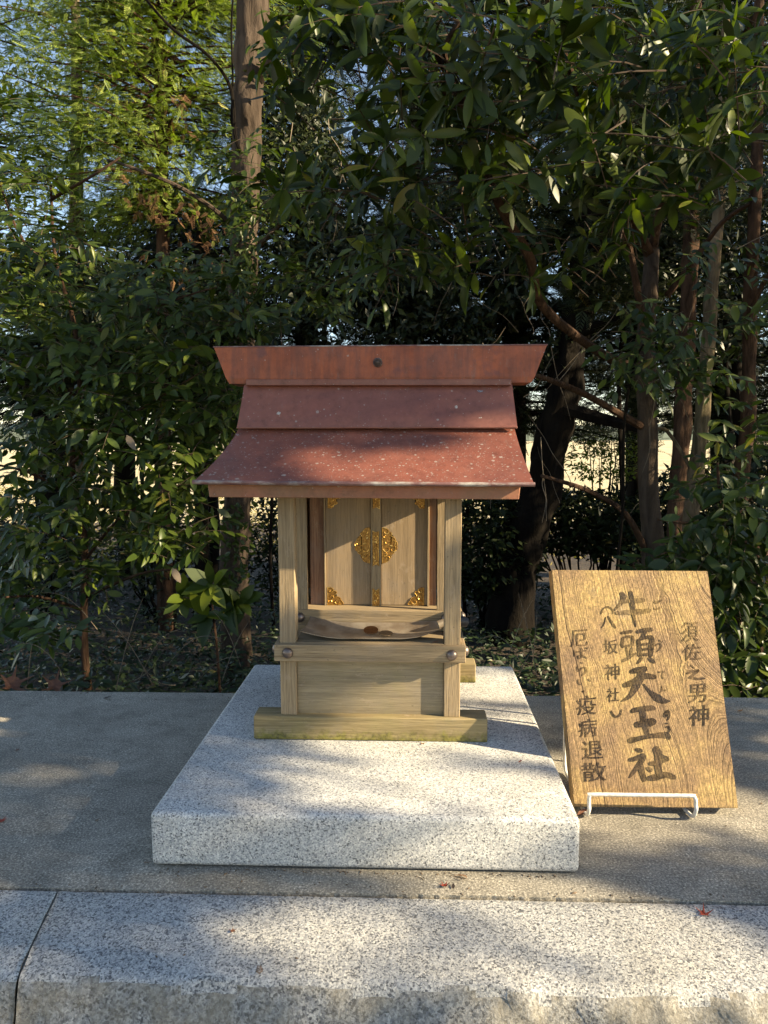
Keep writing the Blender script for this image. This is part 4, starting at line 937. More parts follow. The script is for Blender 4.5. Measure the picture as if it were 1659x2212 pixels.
# --- C: other trunks standing on the right
def trunk_tree(name, label, base, pts, rads, mat, sides=12, branches=(), rough=.25):
    T = empty(name, tuple(base), label, 'tree'); tube('trunk', [base]+bpath(pts), rads, mat, T, sides*2, 14, rough)
    for P_, W_ in branches: tube('branch', bpath(P_), W_, mat, T, 6, 5, .1)
    return T
def needle_crown(T, regions, n, ls, mat=None, lv=.4, down=-.2, tmpl=T_FERN, cname='foliage', lvj=.25):
    LV = Leaves()
    for _ in range(n):
        p = pick(regions); x = (random.gauss(0, 1), random.gauss(-.3, .7), random.gauss(down, .45)); nn = (random.gauss(0, .45), random.gauss(-.25, .5), 1)
        LV.add(tuple(p), x, nn, ls*random.uniform(.6, 1.25), min(1, max(0, lv+random.gauss(0, lvj))))
    merge(cname, tmpl, LV.arr(), mat or M_leafD, T)
tC = trunk_tree('straight_trunk_tree', 'slim dark straight trunk just right of the forked trunk, disappearing into leaves', ground_pt(1452, 4.3), [(1455, 1200, 4.3), (1468, 1000, 4.3), (1480, 800, 4.3), (1490, 600, 4.3), (1495, 420, 4.3), (1500, 200, 4.3), (1505, -100, 4.3)], [.055, .052, .050, .048, .044, .040, .034, .026], M_barkR)
needle_crown(tC, [(1480, 330, 150, 200, 3.9, 4.8, 1), (1440, 60, 150, 120, 3.9, 4.8, 1)], 1500, .10)
tC2 = trunk_tree('leaning_pale_tree', 'pale mottled trunk leaning right, between the forked trunk and the reddish one at the edge', ground_pt(1455, 3.8), [(1485, 1180, 3.8), (1500, 1050, 3.8), (1516, 900, 3.8), (1528, 760, 3.8), (1540, 600, 3.8), (1552, 450, 3.8), (1560, 250, 3.8), (1570, 0, 3.8)], [.048, .042, .039, .036, .034, .032, .028, .024, .018], M_barkP, branches=[([(1503, 1030, 3.8), (1440, 930, 3.8), (1400, 935, 3.7)], [.012, .009, .007])])
needle_crown(tC2, [(1560, 300, 110, 200, 3.6, 4.2, 1), (1600, 260, 90, 120, 3.6, 4.4, .6)], 700, .09)
tC3 = trunk_tree('reddish_tree', 'reddish brown trunk at the right edge with low crooked branches', ground_pt(1650, 3.3), [(1640, 1250, 3.3), (1610, 1120, 3.3), (1598, 1060, 3.3), (1612, 940, 3.3), (1618, 800, 3.3), (1620, 640, 3.3), (1630, 480, 3.3), (1636, 300, 3.3), (1640, 0, 3.3)], [.050, .046, .042, .036, .032, .030, .028, .026, .022, .018], M_barkR,
    branches=[([(1612, 1150, 3.3), (1560, 1135, 3.25), (1480, 1130, 3.2), (1420, 1122, 3.2)], [.018, .011, .008, .005]), ([(1610, 700, 3.3), (1650, 610, 3.2), (1690, 560, 3.1)], [.014, .010, .008]), ([(1630, 1270, 3.3), (1600, 1180, 3.2), (1700, 1080, 3.1)], [.016, .012, .009])])
LV, TW = Leaves(), Acc()
for _ in range(58):
    p = pick([(1600, 930, 70, 70, 3.0, 3.4, 1), (1560, 1010, 60, 50, 3.0, 3.4, .7), (1620, 400, 60, 70, 2.8, 3.2, .7), (1560, 560, 90, 60, 3.0, 3.4, .6), (1630, 700, 50, 60, 3.0, 3.3, .5)])
    spray(LV, TW, p, Vector((random.gauss(-.3, .8), -.6, random.gauss(0, .3))), random.uniform(.1, .2), random.randint(5, 9), .072, lv=.38)
finish_tree(tC3, LV, TW, T_OVAL, M_leafA, 'oval_leaf', 40)
# D: dark glossy shrub at the right behind the board
baseD = ground_pt(1620, 2.7); tD = empty('dark_leaf_shrub', tuple(baseD), 'small dark glossy shrub behind the right edge of the wooden board', 'shrub')
tube('stem', [baseD]+bpath([(1610, 1500, 2.7), (1590, 1300, 2.68), (1560, 1150, 2.65), (1550, 1000, 2.6)]), [.012, .011, .009, .007, .004], M_barkR, tD, 6, 4)
for P_ in ([(1590, 1300, 2.68), (1530, 1280, 2.6), (1440, 1290, 2.6)], [(1600, 1400, 2.7), (1650, 1330, 2.6), (1680, 1250, 2.5)], [(1560, 1150, 2.65), (1620, 1080, 2.6), (1650, 1040, 2.5)]): tube('branch', bpath(P_), [.006, .004, .002], M_barkR, tD, 5, 3)
LV, TW = Leaves(), Acc()
for _ in range(230):
    p = pick([(1590, 1300, 70, 150, 2.5, 2.9, 3), (1500, 1190, 80, 50, 2.5, 2.9, 1.2), (1620, 1450, 50, 60, 2.4, 2.8, 1.2), (1640, 1120, 50, 100, 2.5, 2.9, 1.4), (1420, 1215, 40, 25, 2.6, 2.9, .3), (1560, 1080, 70, 70, 2.5, 2.9, .7)])
    spray(LV, TW, p, Vector((random.gauss(-.1, .9), -.6, random.gauss(0, .35))), random.uniform(.1, .2), random.randint(4, 8), .074, lv=.30)
finish_tree(tD, LV, TW, T_BROAD, M_leafA, 'broad_leaf', 220)
LV, TW = Leaves(), Acc()
baseD2 = ground_pt(1350, 3.0); tD2 = empty('hanging_leaf_sapling', tuple(baseD2), 'sapling with dark drooping leaves right of the shrine ridge, before the forked trunk', 'sapling')
tube('stem', [baseD2]+bpath([(1330, 1300, 3.0), (1345, 1100, 3.0), (1350, 900, 3.0), (1380, 760, 3.0), (1440, 700, 3.0)]), [.009, .008, .007, .006, .005, .003], M_barkD, tD2, 6, 4)
for _ in range(60):
    p = pick([(1350, 760, 70, 50, 2.8, 3.2, 1), (1450, 720, 90, 60, 2.8, 3.2, 1.4), (1500, 800, 60, 60, 2.9, 3.2, .8), (1380, 640, 60, 50, 2.8, 3.1, .7)])
    spray(LV, TW, p, Vector((random.gauss(0, .9), -.6, random.gauss(-.2, .3))), random.uniform(.1, .2), random.randint(4, 8), .072, sag=.4, lv=.28)
finish_tree(tD2, LV, TW, T_OVAL, M_leafA, 'oval_leaf', 60)
# H: big dark leaning trunk right of the shrine
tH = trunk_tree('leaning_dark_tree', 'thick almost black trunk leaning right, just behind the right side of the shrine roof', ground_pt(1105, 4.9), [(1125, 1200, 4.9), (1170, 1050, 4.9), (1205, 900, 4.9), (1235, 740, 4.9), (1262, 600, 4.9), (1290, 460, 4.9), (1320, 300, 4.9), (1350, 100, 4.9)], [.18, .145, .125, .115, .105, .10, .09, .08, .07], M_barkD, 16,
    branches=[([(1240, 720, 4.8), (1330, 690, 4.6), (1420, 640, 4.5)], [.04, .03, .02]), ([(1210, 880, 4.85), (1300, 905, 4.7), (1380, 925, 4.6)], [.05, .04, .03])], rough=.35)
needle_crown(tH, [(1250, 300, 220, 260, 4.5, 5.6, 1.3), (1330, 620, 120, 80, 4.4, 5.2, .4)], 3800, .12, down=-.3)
# E: the tall trunk left of the shrine
tE = trunk_tree('tall_grey_trunk_tree', 'tall straight grey brown trunk with ivy, rising behind left end of the shrine roof', ground_pt(505, 4.0), [(505, 1260, 4.0), (512, 1100, 4.0), (518, 900, 4.0), (522, 700, 4.0), (528, 520, 4.0), (532, 350, 4.0), (537, 180, 4.0), (545, 60, 4.0), (548, -40, 4.0), (552, -260, 4.0)], [.088, .080, .074, .072, .070, .072, .074, .078, .084, .080, .07], M_barkG, 20,
    branches=[([(560, 170, 3.98), (600, 110, 3.9), (650, 50, 3.8), (700, 0, 3.7)], [.035, .022, .019, .016]), ([(505, 490, 3.97), (460, 450, 3.9), (380, 400, 3.8), (280, 360, 3.7), (230, 345, 3.65)], [.014, .012, .010, .008, .005]), ([(555, 535, 3.97), (590, 500, 3.9), (640, 460, 3.8), (700, 430, 3.7)], [.018, .013, .009, .005])])
tube('vine', bpath([(300, -20, 3.6), (370, 60, 3.65), (450, 120, 3.75), (498, 190, 3.85), (508, 290, 3.87), (520, 330, 3.9)]), [.006, .007, .0075, .009, .010, .008], M_barkD, tE, 6, 6, .1)
tube('vine', bpath([(505, -30, 3.88), (500, 60, 3.88), (503, 180, 3.88), (500, 260, 3.88), (512, 300, 3.9)]), [.005, .006, .006, .006, .004], M_barkD, tE, 6, 6, .1)
LV = Leaves()
for _ in range(620):
    r = random.random(); y_ = random.choice((random.uniform(390, 480), random.uniform(490, 700), random.uniform(560, 660), random.uniform(1080, 1300)))
    s_ = random.gauss(0, .6); p = atY(528+36*s_ - (20 if y_ > 1000 else 0), y_, 4.0 - .09*math.sqrt(max(0, 1-min(1, s_*s_)))-.015*random.random())
    LV.add(tuple(p), (random.gauss(0, 1), -.3, random.gauss(-.5, .6)), (random.gauss(0, .4), -1, random.gauss(.3, .4)), .042*random.uniform(.6, 1.2), random.uniform(.1, .6))
merge('ivy', T_BROAD, LV.arr(), M_leafA, tE)
LV, TW = Leaves(), Acc()
for _ in range(130):
    p = pick([(640, 80, 60, 60, 3.4, 3.9, 1), (560, 430, 90, 80, 3.4, 3.9, 1), (680, 620, 110, 60, 3.4, 3.9, 1.2), (520, 330, 40, 60, 3.4, 3.8, .4)])
    spray(LV, TW, p, Vector((random.gauss(0, .9), -.4, random.gauss(0, .3))), random.uniform(.12, .24), random.randint(5, 9), .075, lv=.33)
finish_tree(tE, LV, TW, T_OVAL, M_leafA, 'oval_leaf', 60)
# F: the sunlit cypress, upper left
tF = trunk_tree('sunlit_cypress', 'feathery yellow green cypress lit by the sun, upper left beside the tall trunk', ground_pt(350, 5.2), [(352, 1000, 5.2), (356, 700, 5.2), (352, 500, 5.2), (350, 300, 5.2), (346, 100, 5.2), (340, -200, 5.2)], [.07, .06, .05, .044, .038, .032, .02], M_barkR, 10)
def frond_layers(T, centre_px, Yc, ys, reach, n, ls, mat, lv, cname='foliage', left=1.0, right=1.0):
    """limbs leaving the trunk at several heights, each with drooping flat fronds"""
    LV = Leaves(); A = Acc(); P0 = atY(centre_px, 0, Yc)
    for k in range(n):
        y_ = random.uniform(*ys); o_ = atY(centre_px, y_, Yc); a = random.uniform(-math.pi, math.pi); dr = Vector((math.cos(a), math.sin(a)*.8, random.uniform(-.05, .35)))
        Lg = reach*random.uniform(.45, 1)*(left if dr.x < 0 else right)
        P = [o_ + dr*(Lg*t_) + Vector((0, 0, -.20*Lg*t_*t_)) for t_ in (0, .3, .6, .85, 1)]; A.tube(P, [.012, .009, .006, .003, .001], 4, 2)
        for _ in range(int(52*Lg/reach+14)):
            t_ = random.uniform(.25, 1.02); p = o_ + dr*(Lg*t_) + Vector((random.gauss(0, .13*Lg), random.gauss(0, .13*Lg), -.20*Lg*t_*t_ + random.gauss(-.03, .05)))
            x = dr + Vector((random.gauss(0, .6), random.gauss(0, .6), random.gauss(-.5, .3)))
            LV.add(tuple(p), tuple(x), (random.gauss(.2, .5), random.gauss(-.7, .5), .8), ls*random.uniform(.6, 1.25), min(1, max(0, lv+random.gauss(0, .25))))
    merge(cname, T_FERN, LV.arr(), mat, T); tag(mesh_from('limbs', A.V, A.F, M_barkR, T), kind='stuff')
frond_layers(tF, 350, 5.2, (-150, 480), .95, 300, .088, M_leafC, .5)
LV = Leaves()
for _ in range(170):
    p = pick([(380, 250, 30, 60, 4.7, 5.2, 1), (330, 440, 70, 40, 4.6, 5.0, 1.6), (440, 470, 70, 50, 4.4, 5, 1.4), (400, 560, 90, 50, 4.4, 5, 1.2), (280, 370, 70, 20, 4.6, 5, .8)])
    LV.add(tuple(p), (random.gauss(0, .6), random.gauss(0, .6), random.gauss(-.8, .4)), (random.gauss(0, .5), -.8, .5), .085*random.uniform(.6, 1.2), random.random())
merge('dead_fronds', T_FERN, LV.arr(), M_leafE, tF)
# another cypress further left, thinner, and a hazier one against the sky
tF2 = trunk_tree('thin_cypress', 'thin open cypress with pale trunk against blue sky at the upper left corner', ground_pt(165, 6.4), [(165, 900, 6.4), (165, 500, 6.4), (167, 300, 6.4), (165, 120, 6.4), (160, -100, 6.4)], [.09, .075, .06, .05, .042, .03], M_barkP, 10)
frond_layers(tF2, 165, 6.4, (-150, 650), 1.0, 90, .085, M_leafC, .35)
tF3 = trunk_tree('edge_cypress', 'sparse olive cypress cut off by the left edge of the picture', ground_pt(-60, 5.2), [(-60, 900, 5.2), (-60, 500, 5.2), (-60, 120, 5.2), (-60, -200, 5.2)], [.08, .065, .05, .04, .025], M_barkR, 8)
frond_layers(tF3, -60, 5.2, (-100, 700), .9, 90, .085, M_leafC, .30)

# --- G: the dark wall of trees behind
def back_tree(label, px, Y, top, reach, n, ls, lv=.32, ys=None, r=.11, mat=None, low=1250, bark=None):
    b0 = ground_pt(px, Y); T = empty('background_tree', tuple(b0), label, 'tree', 'trees behind the shrine')
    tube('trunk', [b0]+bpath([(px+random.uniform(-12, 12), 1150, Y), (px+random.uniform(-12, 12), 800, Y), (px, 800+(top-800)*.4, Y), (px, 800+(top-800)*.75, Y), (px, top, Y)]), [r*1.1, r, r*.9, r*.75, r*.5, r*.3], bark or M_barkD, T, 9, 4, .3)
    yr = ys or (top, low); LV = Leaves(); A = Acc()
    for k in range(n):
        y_ = random.uniform(*yr); o_ = atY(px, y_, Y); a = random.uniform(-math.pi, math.pi); dr = Vector((math.cos(a), math.sin(a)*.7, random.uniform(-.15, .3)))
        Lg = reach*random.uniform(.35, 1); A.tube([o_ + dr*(Lg*t_) + Vector((0, 0, -.22*Lg*t_*t_)) for t_ in (0, .5, 1)], [.016, .009, .002], 3)
        for _ in range(int(80*Lg/reach+20)):
            t_ = random.uniform(.1, 1.05); p = o_ + dr*(Lg*t_) + Vector((random.gauss(0, .12), random.gauss(0, .12), -.22*Lg*t_*t_+random.gauss(0, .07)))
            LV.add(tuple(p), (random.gauss(dr.x, .8), random.gauss(dr.y, .8), random.gauss(-.35, .4)), (random.gauss(0, .6), random.gauss(-.9, .6), .7), ls*random.uniform(.55, 1.3), min(1, max(0, lv+random.gauss(0, .25))))
    merge('foliage', T_FERN, LV.arr(), mat or M_leafD, T); tag(mesh_from('limbs', A.V, A.F, M_barkD, T), kind='stuff')
    return T
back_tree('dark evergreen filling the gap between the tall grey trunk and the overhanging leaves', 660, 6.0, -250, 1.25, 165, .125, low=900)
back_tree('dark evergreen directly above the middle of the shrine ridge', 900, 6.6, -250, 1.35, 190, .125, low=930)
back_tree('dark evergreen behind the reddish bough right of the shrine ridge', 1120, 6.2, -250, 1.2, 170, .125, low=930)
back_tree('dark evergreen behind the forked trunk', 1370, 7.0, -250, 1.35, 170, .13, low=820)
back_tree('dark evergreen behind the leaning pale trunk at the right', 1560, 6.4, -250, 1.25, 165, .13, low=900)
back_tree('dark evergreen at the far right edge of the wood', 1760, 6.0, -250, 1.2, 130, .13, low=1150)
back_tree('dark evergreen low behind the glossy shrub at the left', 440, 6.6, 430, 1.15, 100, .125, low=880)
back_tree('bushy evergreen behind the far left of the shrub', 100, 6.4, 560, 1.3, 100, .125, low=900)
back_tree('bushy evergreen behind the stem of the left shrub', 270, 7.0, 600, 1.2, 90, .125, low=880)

def mass(label, px, regions, n, ls, mat, Y):
    T = empty('background_tree', tuple(ground_pt(px, Y)), label, 'tree', 'trees behind the shrine'); b0 = ground_pt(px, Y)
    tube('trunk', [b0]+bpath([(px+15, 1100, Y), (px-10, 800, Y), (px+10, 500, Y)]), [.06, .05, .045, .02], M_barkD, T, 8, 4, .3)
    LV = Leaves()
    while len(LV.P) < n:
        p = pick(regions)
        if mnoise.noise(Vector((p.x*2.6, p.y*1.2, p.z*2.6))) + .45*mnoise.noise(Vector((p.x*9, p.y*3, p.z*9))) > .20: continue
        LV.add(tuple(p), tuple(rv(1)), (random.gauss(0, .6), random.gauss(-.8, .5), random.gauss(.5, .5)), ls*random.uniform(.6, 1.3), min(1, max(0, random.gauss(.3, .25))))
    merge('foliage', T_MINI, LV.arr(), mat, T)
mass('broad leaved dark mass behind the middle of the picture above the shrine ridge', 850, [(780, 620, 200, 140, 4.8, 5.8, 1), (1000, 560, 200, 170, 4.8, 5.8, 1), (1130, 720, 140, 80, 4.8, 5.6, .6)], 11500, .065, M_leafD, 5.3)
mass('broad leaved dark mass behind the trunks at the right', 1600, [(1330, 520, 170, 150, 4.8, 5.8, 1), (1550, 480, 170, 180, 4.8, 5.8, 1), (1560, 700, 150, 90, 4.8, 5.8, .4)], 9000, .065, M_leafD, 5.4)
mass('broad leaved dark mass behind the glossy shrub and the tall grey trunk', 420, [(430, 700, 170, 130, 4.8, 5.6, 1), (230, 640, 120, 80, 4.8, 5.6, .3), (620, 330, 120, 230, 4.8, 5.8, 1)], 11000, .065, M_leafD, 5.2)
mass('open light green foliage far behind the cypresses at the upper left', 130, [(140, 60, 220, 120, 7.5, 9, 1), (60, 300, 150, 160, 7.5, 9, 1), (330, 480, 150, 70, 7, 8, .7), (200, 560, 200, 60, 7, 8, .7)], 6200, .075, M_leafF, 8.0)
# airy dry scrub standing out on the field edge
LV = Leaves()
for _ in range(15000):
    Y = random.uniform(7.5, 16); x_ = random.uniform(-.62*Y, .62*Y); hh = max(0, .35+1.3*mnoise.noise(Vector((x_*.45, Y*.35, 7))))*.8
    if hh < .15: continue
    LV.add((x_, Y, GZ+hh*random.random()**.7), (random.gauss(0, 1), random.gauss(0, .7), random.gauss(.3, .6)), (random.gauss(0, .6), -.7, .6), .06*random.uniform(.5, 1.4), random.random())
merge('field_scrub', T_MINI, LV.arr(), mat_leaf('dry_scrub_leaf', (.10, .085, .03), (.22, .18, .07), (.36, .30, .15), .7, .3, .2), None, label='sunlit dry scrub on the near edge of the pale field')

# thin dark stems in the wood
TH_ = [(640, 5.4, .018), (700, 6.1, .03), (585, 5.0, .012), (880, 5.6, .03), (1010, 5.2, .014), (1070, 6.0, .04), (440, 5.8, .022), (300, 5.6, .016), (1345, 5.4, .022), (1575, 5.2, .02)]
names_ = ['left of the shrine posts', 'behind the left shrine post', 'close to the left shrine post', 'behind the shrine', 'just right of the shrine', 'in the dark right of the shrine', 'left of the tall grey trunk', 'left of centre behind the glossy shrub', 'left of the forked trunk', 'right of the leaning pale trunk']
for (px, Y, r), nm in zip(TH_, names_):
    b0 = ground_pt(px, Y); T = empty('young_tree', tuple(b0), 'thin dark young tree stem standing '+nm, 'tree', 'thin stems in the wood')
    tube('trunk', [b0]+bpath([(px+random.uniform(-10, 10), 1200, Y), (px+random.uniform(-14, 14), 1000, Y), (px+random.uniform(-14, 14), 800, Y), (px+random.uniform(-20, 20), 600, Y)]), [r*1.1, r, r*.9, r*.8, r*.6], M_barkD, T, 7, 4, .2)

# --- bushes at the foot of the wood
def bush(label, px, py, rx, ry, Y, dY, n, ls, mat, lv=.35, tmpl=T_MINI, name='bush'):
    b0 = ground_pt(px, Y); T = empty(name, tuple(b0), label, 'bush', 'low bushes at the foot of the wood'); LV = Leaves(); A = Acc()
    c_ = atY(px, py, Y); sx_ = rx*Y/FP; sz_ = ry*Y/FP
    for k in range(14):
        e = c_ + Vector((random.gauss(0, sx_*.5), random.gauss(0, dY*.5), random.uniform(-.3, .8)*sz_)); A.tube([b0+Vector((random.gauss(0, .06), 0, 0)), (b0+e)/2+rv(.05), e], [.012, .008, .003], 3, 2)
    for _ in range(n):
        while True:
            a = Vector((random.uniform(-1, 1), random.uniform(-1, 1), random.uniform(-1, 1)))
            if .1 < a.length < 1: break
        if mnoise.noise(Vector((a.x*2.2+px, a.y*2.2, a.z*2.2))) < -.22: continue
        p = c_ + Vector((a.x*sx_, a.y*dY, a.z*sz_))
        LV.add(tuple(p), (a.x+random.gauss(0, .6), a.y-.5+random.gauss(0, .6), random.gauss(0, .5)), (random.gauss(0, .4), -.5, 1), ls*random.uniform(.6, 1.3), min(1, max(0, lv+random.gauss(0, .25))))
    merge('foliage', tmpl, LV.arr(), mat, T); tag(mesh_from('stems', A.V, A.F, M_barkD, T), kind='stuff')
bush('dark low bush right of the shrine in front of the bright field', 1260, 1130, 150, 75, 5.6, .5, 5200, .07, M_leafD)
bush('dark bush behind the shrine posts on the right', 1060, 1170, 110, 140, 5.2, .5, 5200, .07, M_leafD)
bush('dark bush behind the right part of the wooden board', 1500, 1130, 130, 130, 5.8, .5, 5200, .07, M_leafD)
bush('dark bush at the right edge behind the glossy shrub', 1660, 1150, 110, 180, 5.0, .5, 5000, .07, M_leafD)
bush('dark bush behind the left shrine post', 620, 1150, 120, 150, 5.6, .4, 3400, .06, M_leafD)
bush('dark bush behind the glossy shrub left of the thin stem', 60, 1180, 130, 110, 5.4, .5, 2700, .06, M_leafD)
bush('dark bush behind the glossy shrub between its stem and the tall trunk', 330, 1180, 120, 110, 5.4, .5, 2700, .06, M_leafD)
bush('light green airy bush in the gap between the leaning dark trunk and the forked trunk', 1310, 985, 95, 60, 6.4, .4, 1500, .05, M_leafC, .35)
# a sprig of big leaves low in front of the left bush
baseK = ground_pt(470, 2.7); tK = empty('big_leaf_sapling', tuple(baseK), 'low sapling with big drooping fresh green leaves, just left of the shrine', 'sapling')
tube('stem', [baseK]+bpath([(470, 1420, 2.7), (462, 1340, 2.7), (455, 1270, 2.7)]), [.006, .005, .004, .003], M_barkR, tK, 5, 3)
LV = Leaves()
for cx_, cy_, n_ in ((455, 1262, 8), (500, 1310, 8), (395, 1290, 7), (520, 1300, 6), (445, 1330, 4)):
    whorl(LV, None, atY(cx_, cy_, 2.65), Vector((random.gauss(0, .4), -.9, .25)), n_, .115, lv=.55)
A = Acc(); 
for cx_, cy_ in ((500, 1310), (395, 1290), (520, 1300)): A.tube([atY(462, 1345, 2.7), atY((cx_+462)/2, cy_+10, 2.68), atY(cx_, cy_, 2.65)], [.004, .003, .002], 4, 3)
finish_tree(tK, LV, A, T_BROAD, M_leafB, 'sapling_leaf', 60)

# --- undergrowth on the woodland floor
LV = Leaves()
for _ in range(26000):
    Y = 1.72 + 4.6*random.random()**1.3; hw = .62*Y+.4; x_ = random.uniform(-hw, hw)
    hh = (.26 + .22*(mnoise.noise(Vector((x_*1.3, Y*1.3, 0)))+.2)) * (1.3 if Y < 3.6 else .55)
    if x_ > -.2: hh *= .85
    LV.add((x_, Y, GZ + max(.02, hh)*random.random()**.6 + .03), (random.gauss(0, 1), random.gauss(-.4, .7), random.gauss(.1, .4)), (random.gauss(0, .4), random.gauss(-.4, .4), 1), .048*random.uniform(.5, 1.3), min(1, max(0, random.gauss(.35, .25))))
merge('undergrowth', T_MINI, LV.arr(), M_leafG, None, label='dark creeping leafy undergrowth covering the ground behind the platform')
LV = Leaves()
for _ in range(5200):
    Y = 1.68 + 1.6*random.random()**1.2; x_ = random.uniform(-1.6, 1.6)
    LV.add((x_, Y, GZ + .42*random.random() + .10*(2.4-Y)), (random.gauss(0, 1), random.gauss(-.4, .7), random.gauss(.2, .4)), (random.gauss(0, .4), random.gauss(-.4, .4), 1), .04*random.uniform(.5, 1.3), min(1, max(0, random.gauss(.4, .25))))
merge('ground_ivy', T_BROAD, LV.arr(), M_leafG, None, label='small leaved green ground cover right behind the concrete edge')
A = Acc()
def grass(x0, y0, Y, dx, dy, arch, r=.0016):
    P = [atY(x0+dx*t_ , y0+dy*t_ - arch*math.sin(math.pi*t_)*.5, Y - .12*t_) for t_ in (0, .2, .4, .6, .8, 1)]
    A.tube(P, [r, r*.95, r*.85, r*.7, r*.5, r*.2], 4, 3)
for g in ((300, 1470, 2.2, 90, -110, 60), (330, 1480, 2.1, -110, -160, 30), (250, 1490, 2.2, 60, -200, 40), (360, 1440, 2.3, 120, -60, 60), (380, 1480, 2.1, -100, -90, -60), (420, 1480, 2.2, 100, -60, 40), (150, 1480, 2.1, -110, -90, 60), (60, 1480, 2.0, 10, -90, 30),
          (100, 1490, 2.1, -30, -60, 0), (520, 1440, 2.3, -60, -120, 40), (480, 1470, 2.2, 60, -130, 30), (210, 1360, 2.6, -120, -80, 50), (290, 1470, 2.15, 60, -60, -20), (1130, 1440, 2.4, -90, -60, 60), (1150, 1430, 2.3, 10, -110, -20), (1120, 1460, 2.3, 60, -70, 40), (1090, 1440, 2.6, 70, -160, 30), (1160, 1460, 2.2, -40, -180, 20)):
    grass(*g)
tag(mesh_from('dry_stems', A.V, A.F, M_deadtwig), kind='stuff', label='thin dry arching stems in the undergrowth')
A = Acc()
for _ in range(46):     # bare hanging creepers and thin twigs in the wood
    x_, y_ = random.choice(((random.uniform(600, 900), random.uniform(150, 450)), (random.uniform(1000, 1250), random.uniform(650, 1150)), (random.uniform(850, 1300), random.uniform(450, 800)), (random.uniform(1400, 1659), random.uniform(400, 1100))))
    Y = random.uniform(2.8, 4.6); dx, dy = random.gauss(0, 70), random.uniform(60, 190)*random.choice((1, 1, -1)); P = [atY(x_+dx*t_+random.gauss(0, 4), y_+dy*t_+random.gauss(0, 4), Y) for t_ in (0, .25, .5, .75, 1)]
    A.tube(P, [.0020, .0018, .0016, .0013, .0008], 3, 4)
tag(mesh_from('creepers', A.V, A.F, M_deadtwig), kind='stuff', label='thin bare creepers and twigs hanging in the wood')

# ------------------------------------------------------------------ grit and crumbs of litter on the concrete and kerb
V, F = [], []
for _ in range(900):
    x_ = random.uniform(-1.2, 1.2); y_ = random.choice((random.uniform(.75, 1.65), random.gauss(.9, .012), random.uniform(1.60, 1.655)))
    if random.random() < .35: x_, y_ = random.choice(((random.gauss(.2375, .004)+.003, random.uniform(.95, 1.63)), (random.gauss(-.3795, .004)-.003, random.uniform(.95, 1.63)), (random.uniform(-.37, .23), .9515-abs(random.gauss(0, .006)))))
    if -.378 < x_ < .236 and .952 < y_ < 1.632: continue
    r = random.uniform(.0004, .0015)*(1.4 if random.random() < .15 else 1); o_ = len(V); a = random.random()*6; z_ = .0006 if y_ > .9 else -.0025; L_ = random.uniform(1, 2.6)
    for k in range(4): t_ = a+k*math.pi/2; V.append((x_+r*(L_ if k % 2 else 1)*math.cos(t_), y_+r*(L_ if k % 2 else 1)*math.sin(t_), z_))
    V.append((x_, y_, z_+r*.9))
    for k in range(4): F.append((o_+k, o_+(k+1) % 4, o_+4))
tag(mesh_from('grit', V, F, mat_simple('litter_crumbs', (.16, .11, .07), .9, 0, .8, 30, (.05, .04, .03))), kind='stuff', label='tiny crumbs of litter and grit on the platform')
# ------------------------------------------------------------------ fallen leaves on the stone
def fallen(label, px, py, Z, kind, size, mat, rot=0.0, cat='leaf', curl=.35):
    c_ = atZ(px, py, Z); bm = bmesh.new()
    if kind == 'maple':
        out = []; N = 5
        for k in range(N):
            a = -math.pi*.78 + math.pi*1.56*k/(N-1)+math.pi/2; out += [(math.cos(a-.22)*.42, math.sin(a-.22)*.42), (math.cos(a)*1.0, math.sin(a)*1.0), (math.cos(a+.22)*.42, math.sin(a+.22)*.42)]
        out.append((0, -.22)); vc = bm.verts.new((0, 0, 0)); vs = [bm.verts.new((x, y, curl*(x*x+y*y)*(.6+.8*abs(math.sin(3*x))))) for x, y in out]
        for i in range(len(vs)): bm.faces.new((vc, vs[i], vs[(i+1) % len(vs)]))
    elif kind == 'frond':
        tv, tf = T_FERN; vs = [bm.verts.new((v[0]-.5, v[1], .06*math.sin(v[0]*4)+.05)) for v in tv]
        for f in tf: bm.faces.new([vs[i] for i in f])
        bmesh.ops.solidify(bm, geom=bm.faces[:], thickness=.03)
    else:
        tv, tf = T_BROAD; vs = [bm.verts.new((v[0]-.5, v[1], -v[2]*1.2 + abs(v[1])*curl*1.6 + .02)) for v in tv]
        for f in tf: bm.faces.new([vs[i] for i in f])
    bmesh.ops.transform(bm, matrix=Matrix.Translation((0, 0, .0006/size)), verts=bm.verts)
    me = bpy.data.meshes.new('fallen_leaf'); bm.to_mesh(me); bm.free(); me.materials.append(mat); smooth(me)
    ob = bpy.data.objects.new('fallen_frond' if kind == 'frond' else 'fallen_leaf', me); COL.objects.link(ob); ob.location = (c_.x, c_.y, Z); ob.scale = (size,)*3; ob.rotation_euler = (random.gauss(0, .06), random.gauss(0, .06), rot)
    return tag(ob, label, cat)
M_redleaf = mat_simple('red_dry_leaf', (.36, .050, .022), .6, 0, .5, 300); M_orleaf = mat_simple('orange_dry_leaf', (.42, .20, .07), .7, 0, .4, 200); M_brleaf = mat_simple('brown_dry_leaf', (.20, .085, .045), .7, 0, .5, 200); M_dkleaf = mat_simple('dark_dry_leaf', (.035, .022, .018), .8)
fallen('curled red maple leaf lying on the mortar just in front of the slab', 960, 1915, .0008, 'maple', .0085, M_redleaf, .6, curl=.7)
fallen('tiny dark curled leaf beside the curled red maple leaf', 979, 1917, .0008, 'leaf', .010, M_dkleaf, 1.4)
fallen('orange dry cypress frond on the mortar against the slab front', 995, 1897, .0008, 'frond', .024, M_orleaf, 2.7, 'frond')
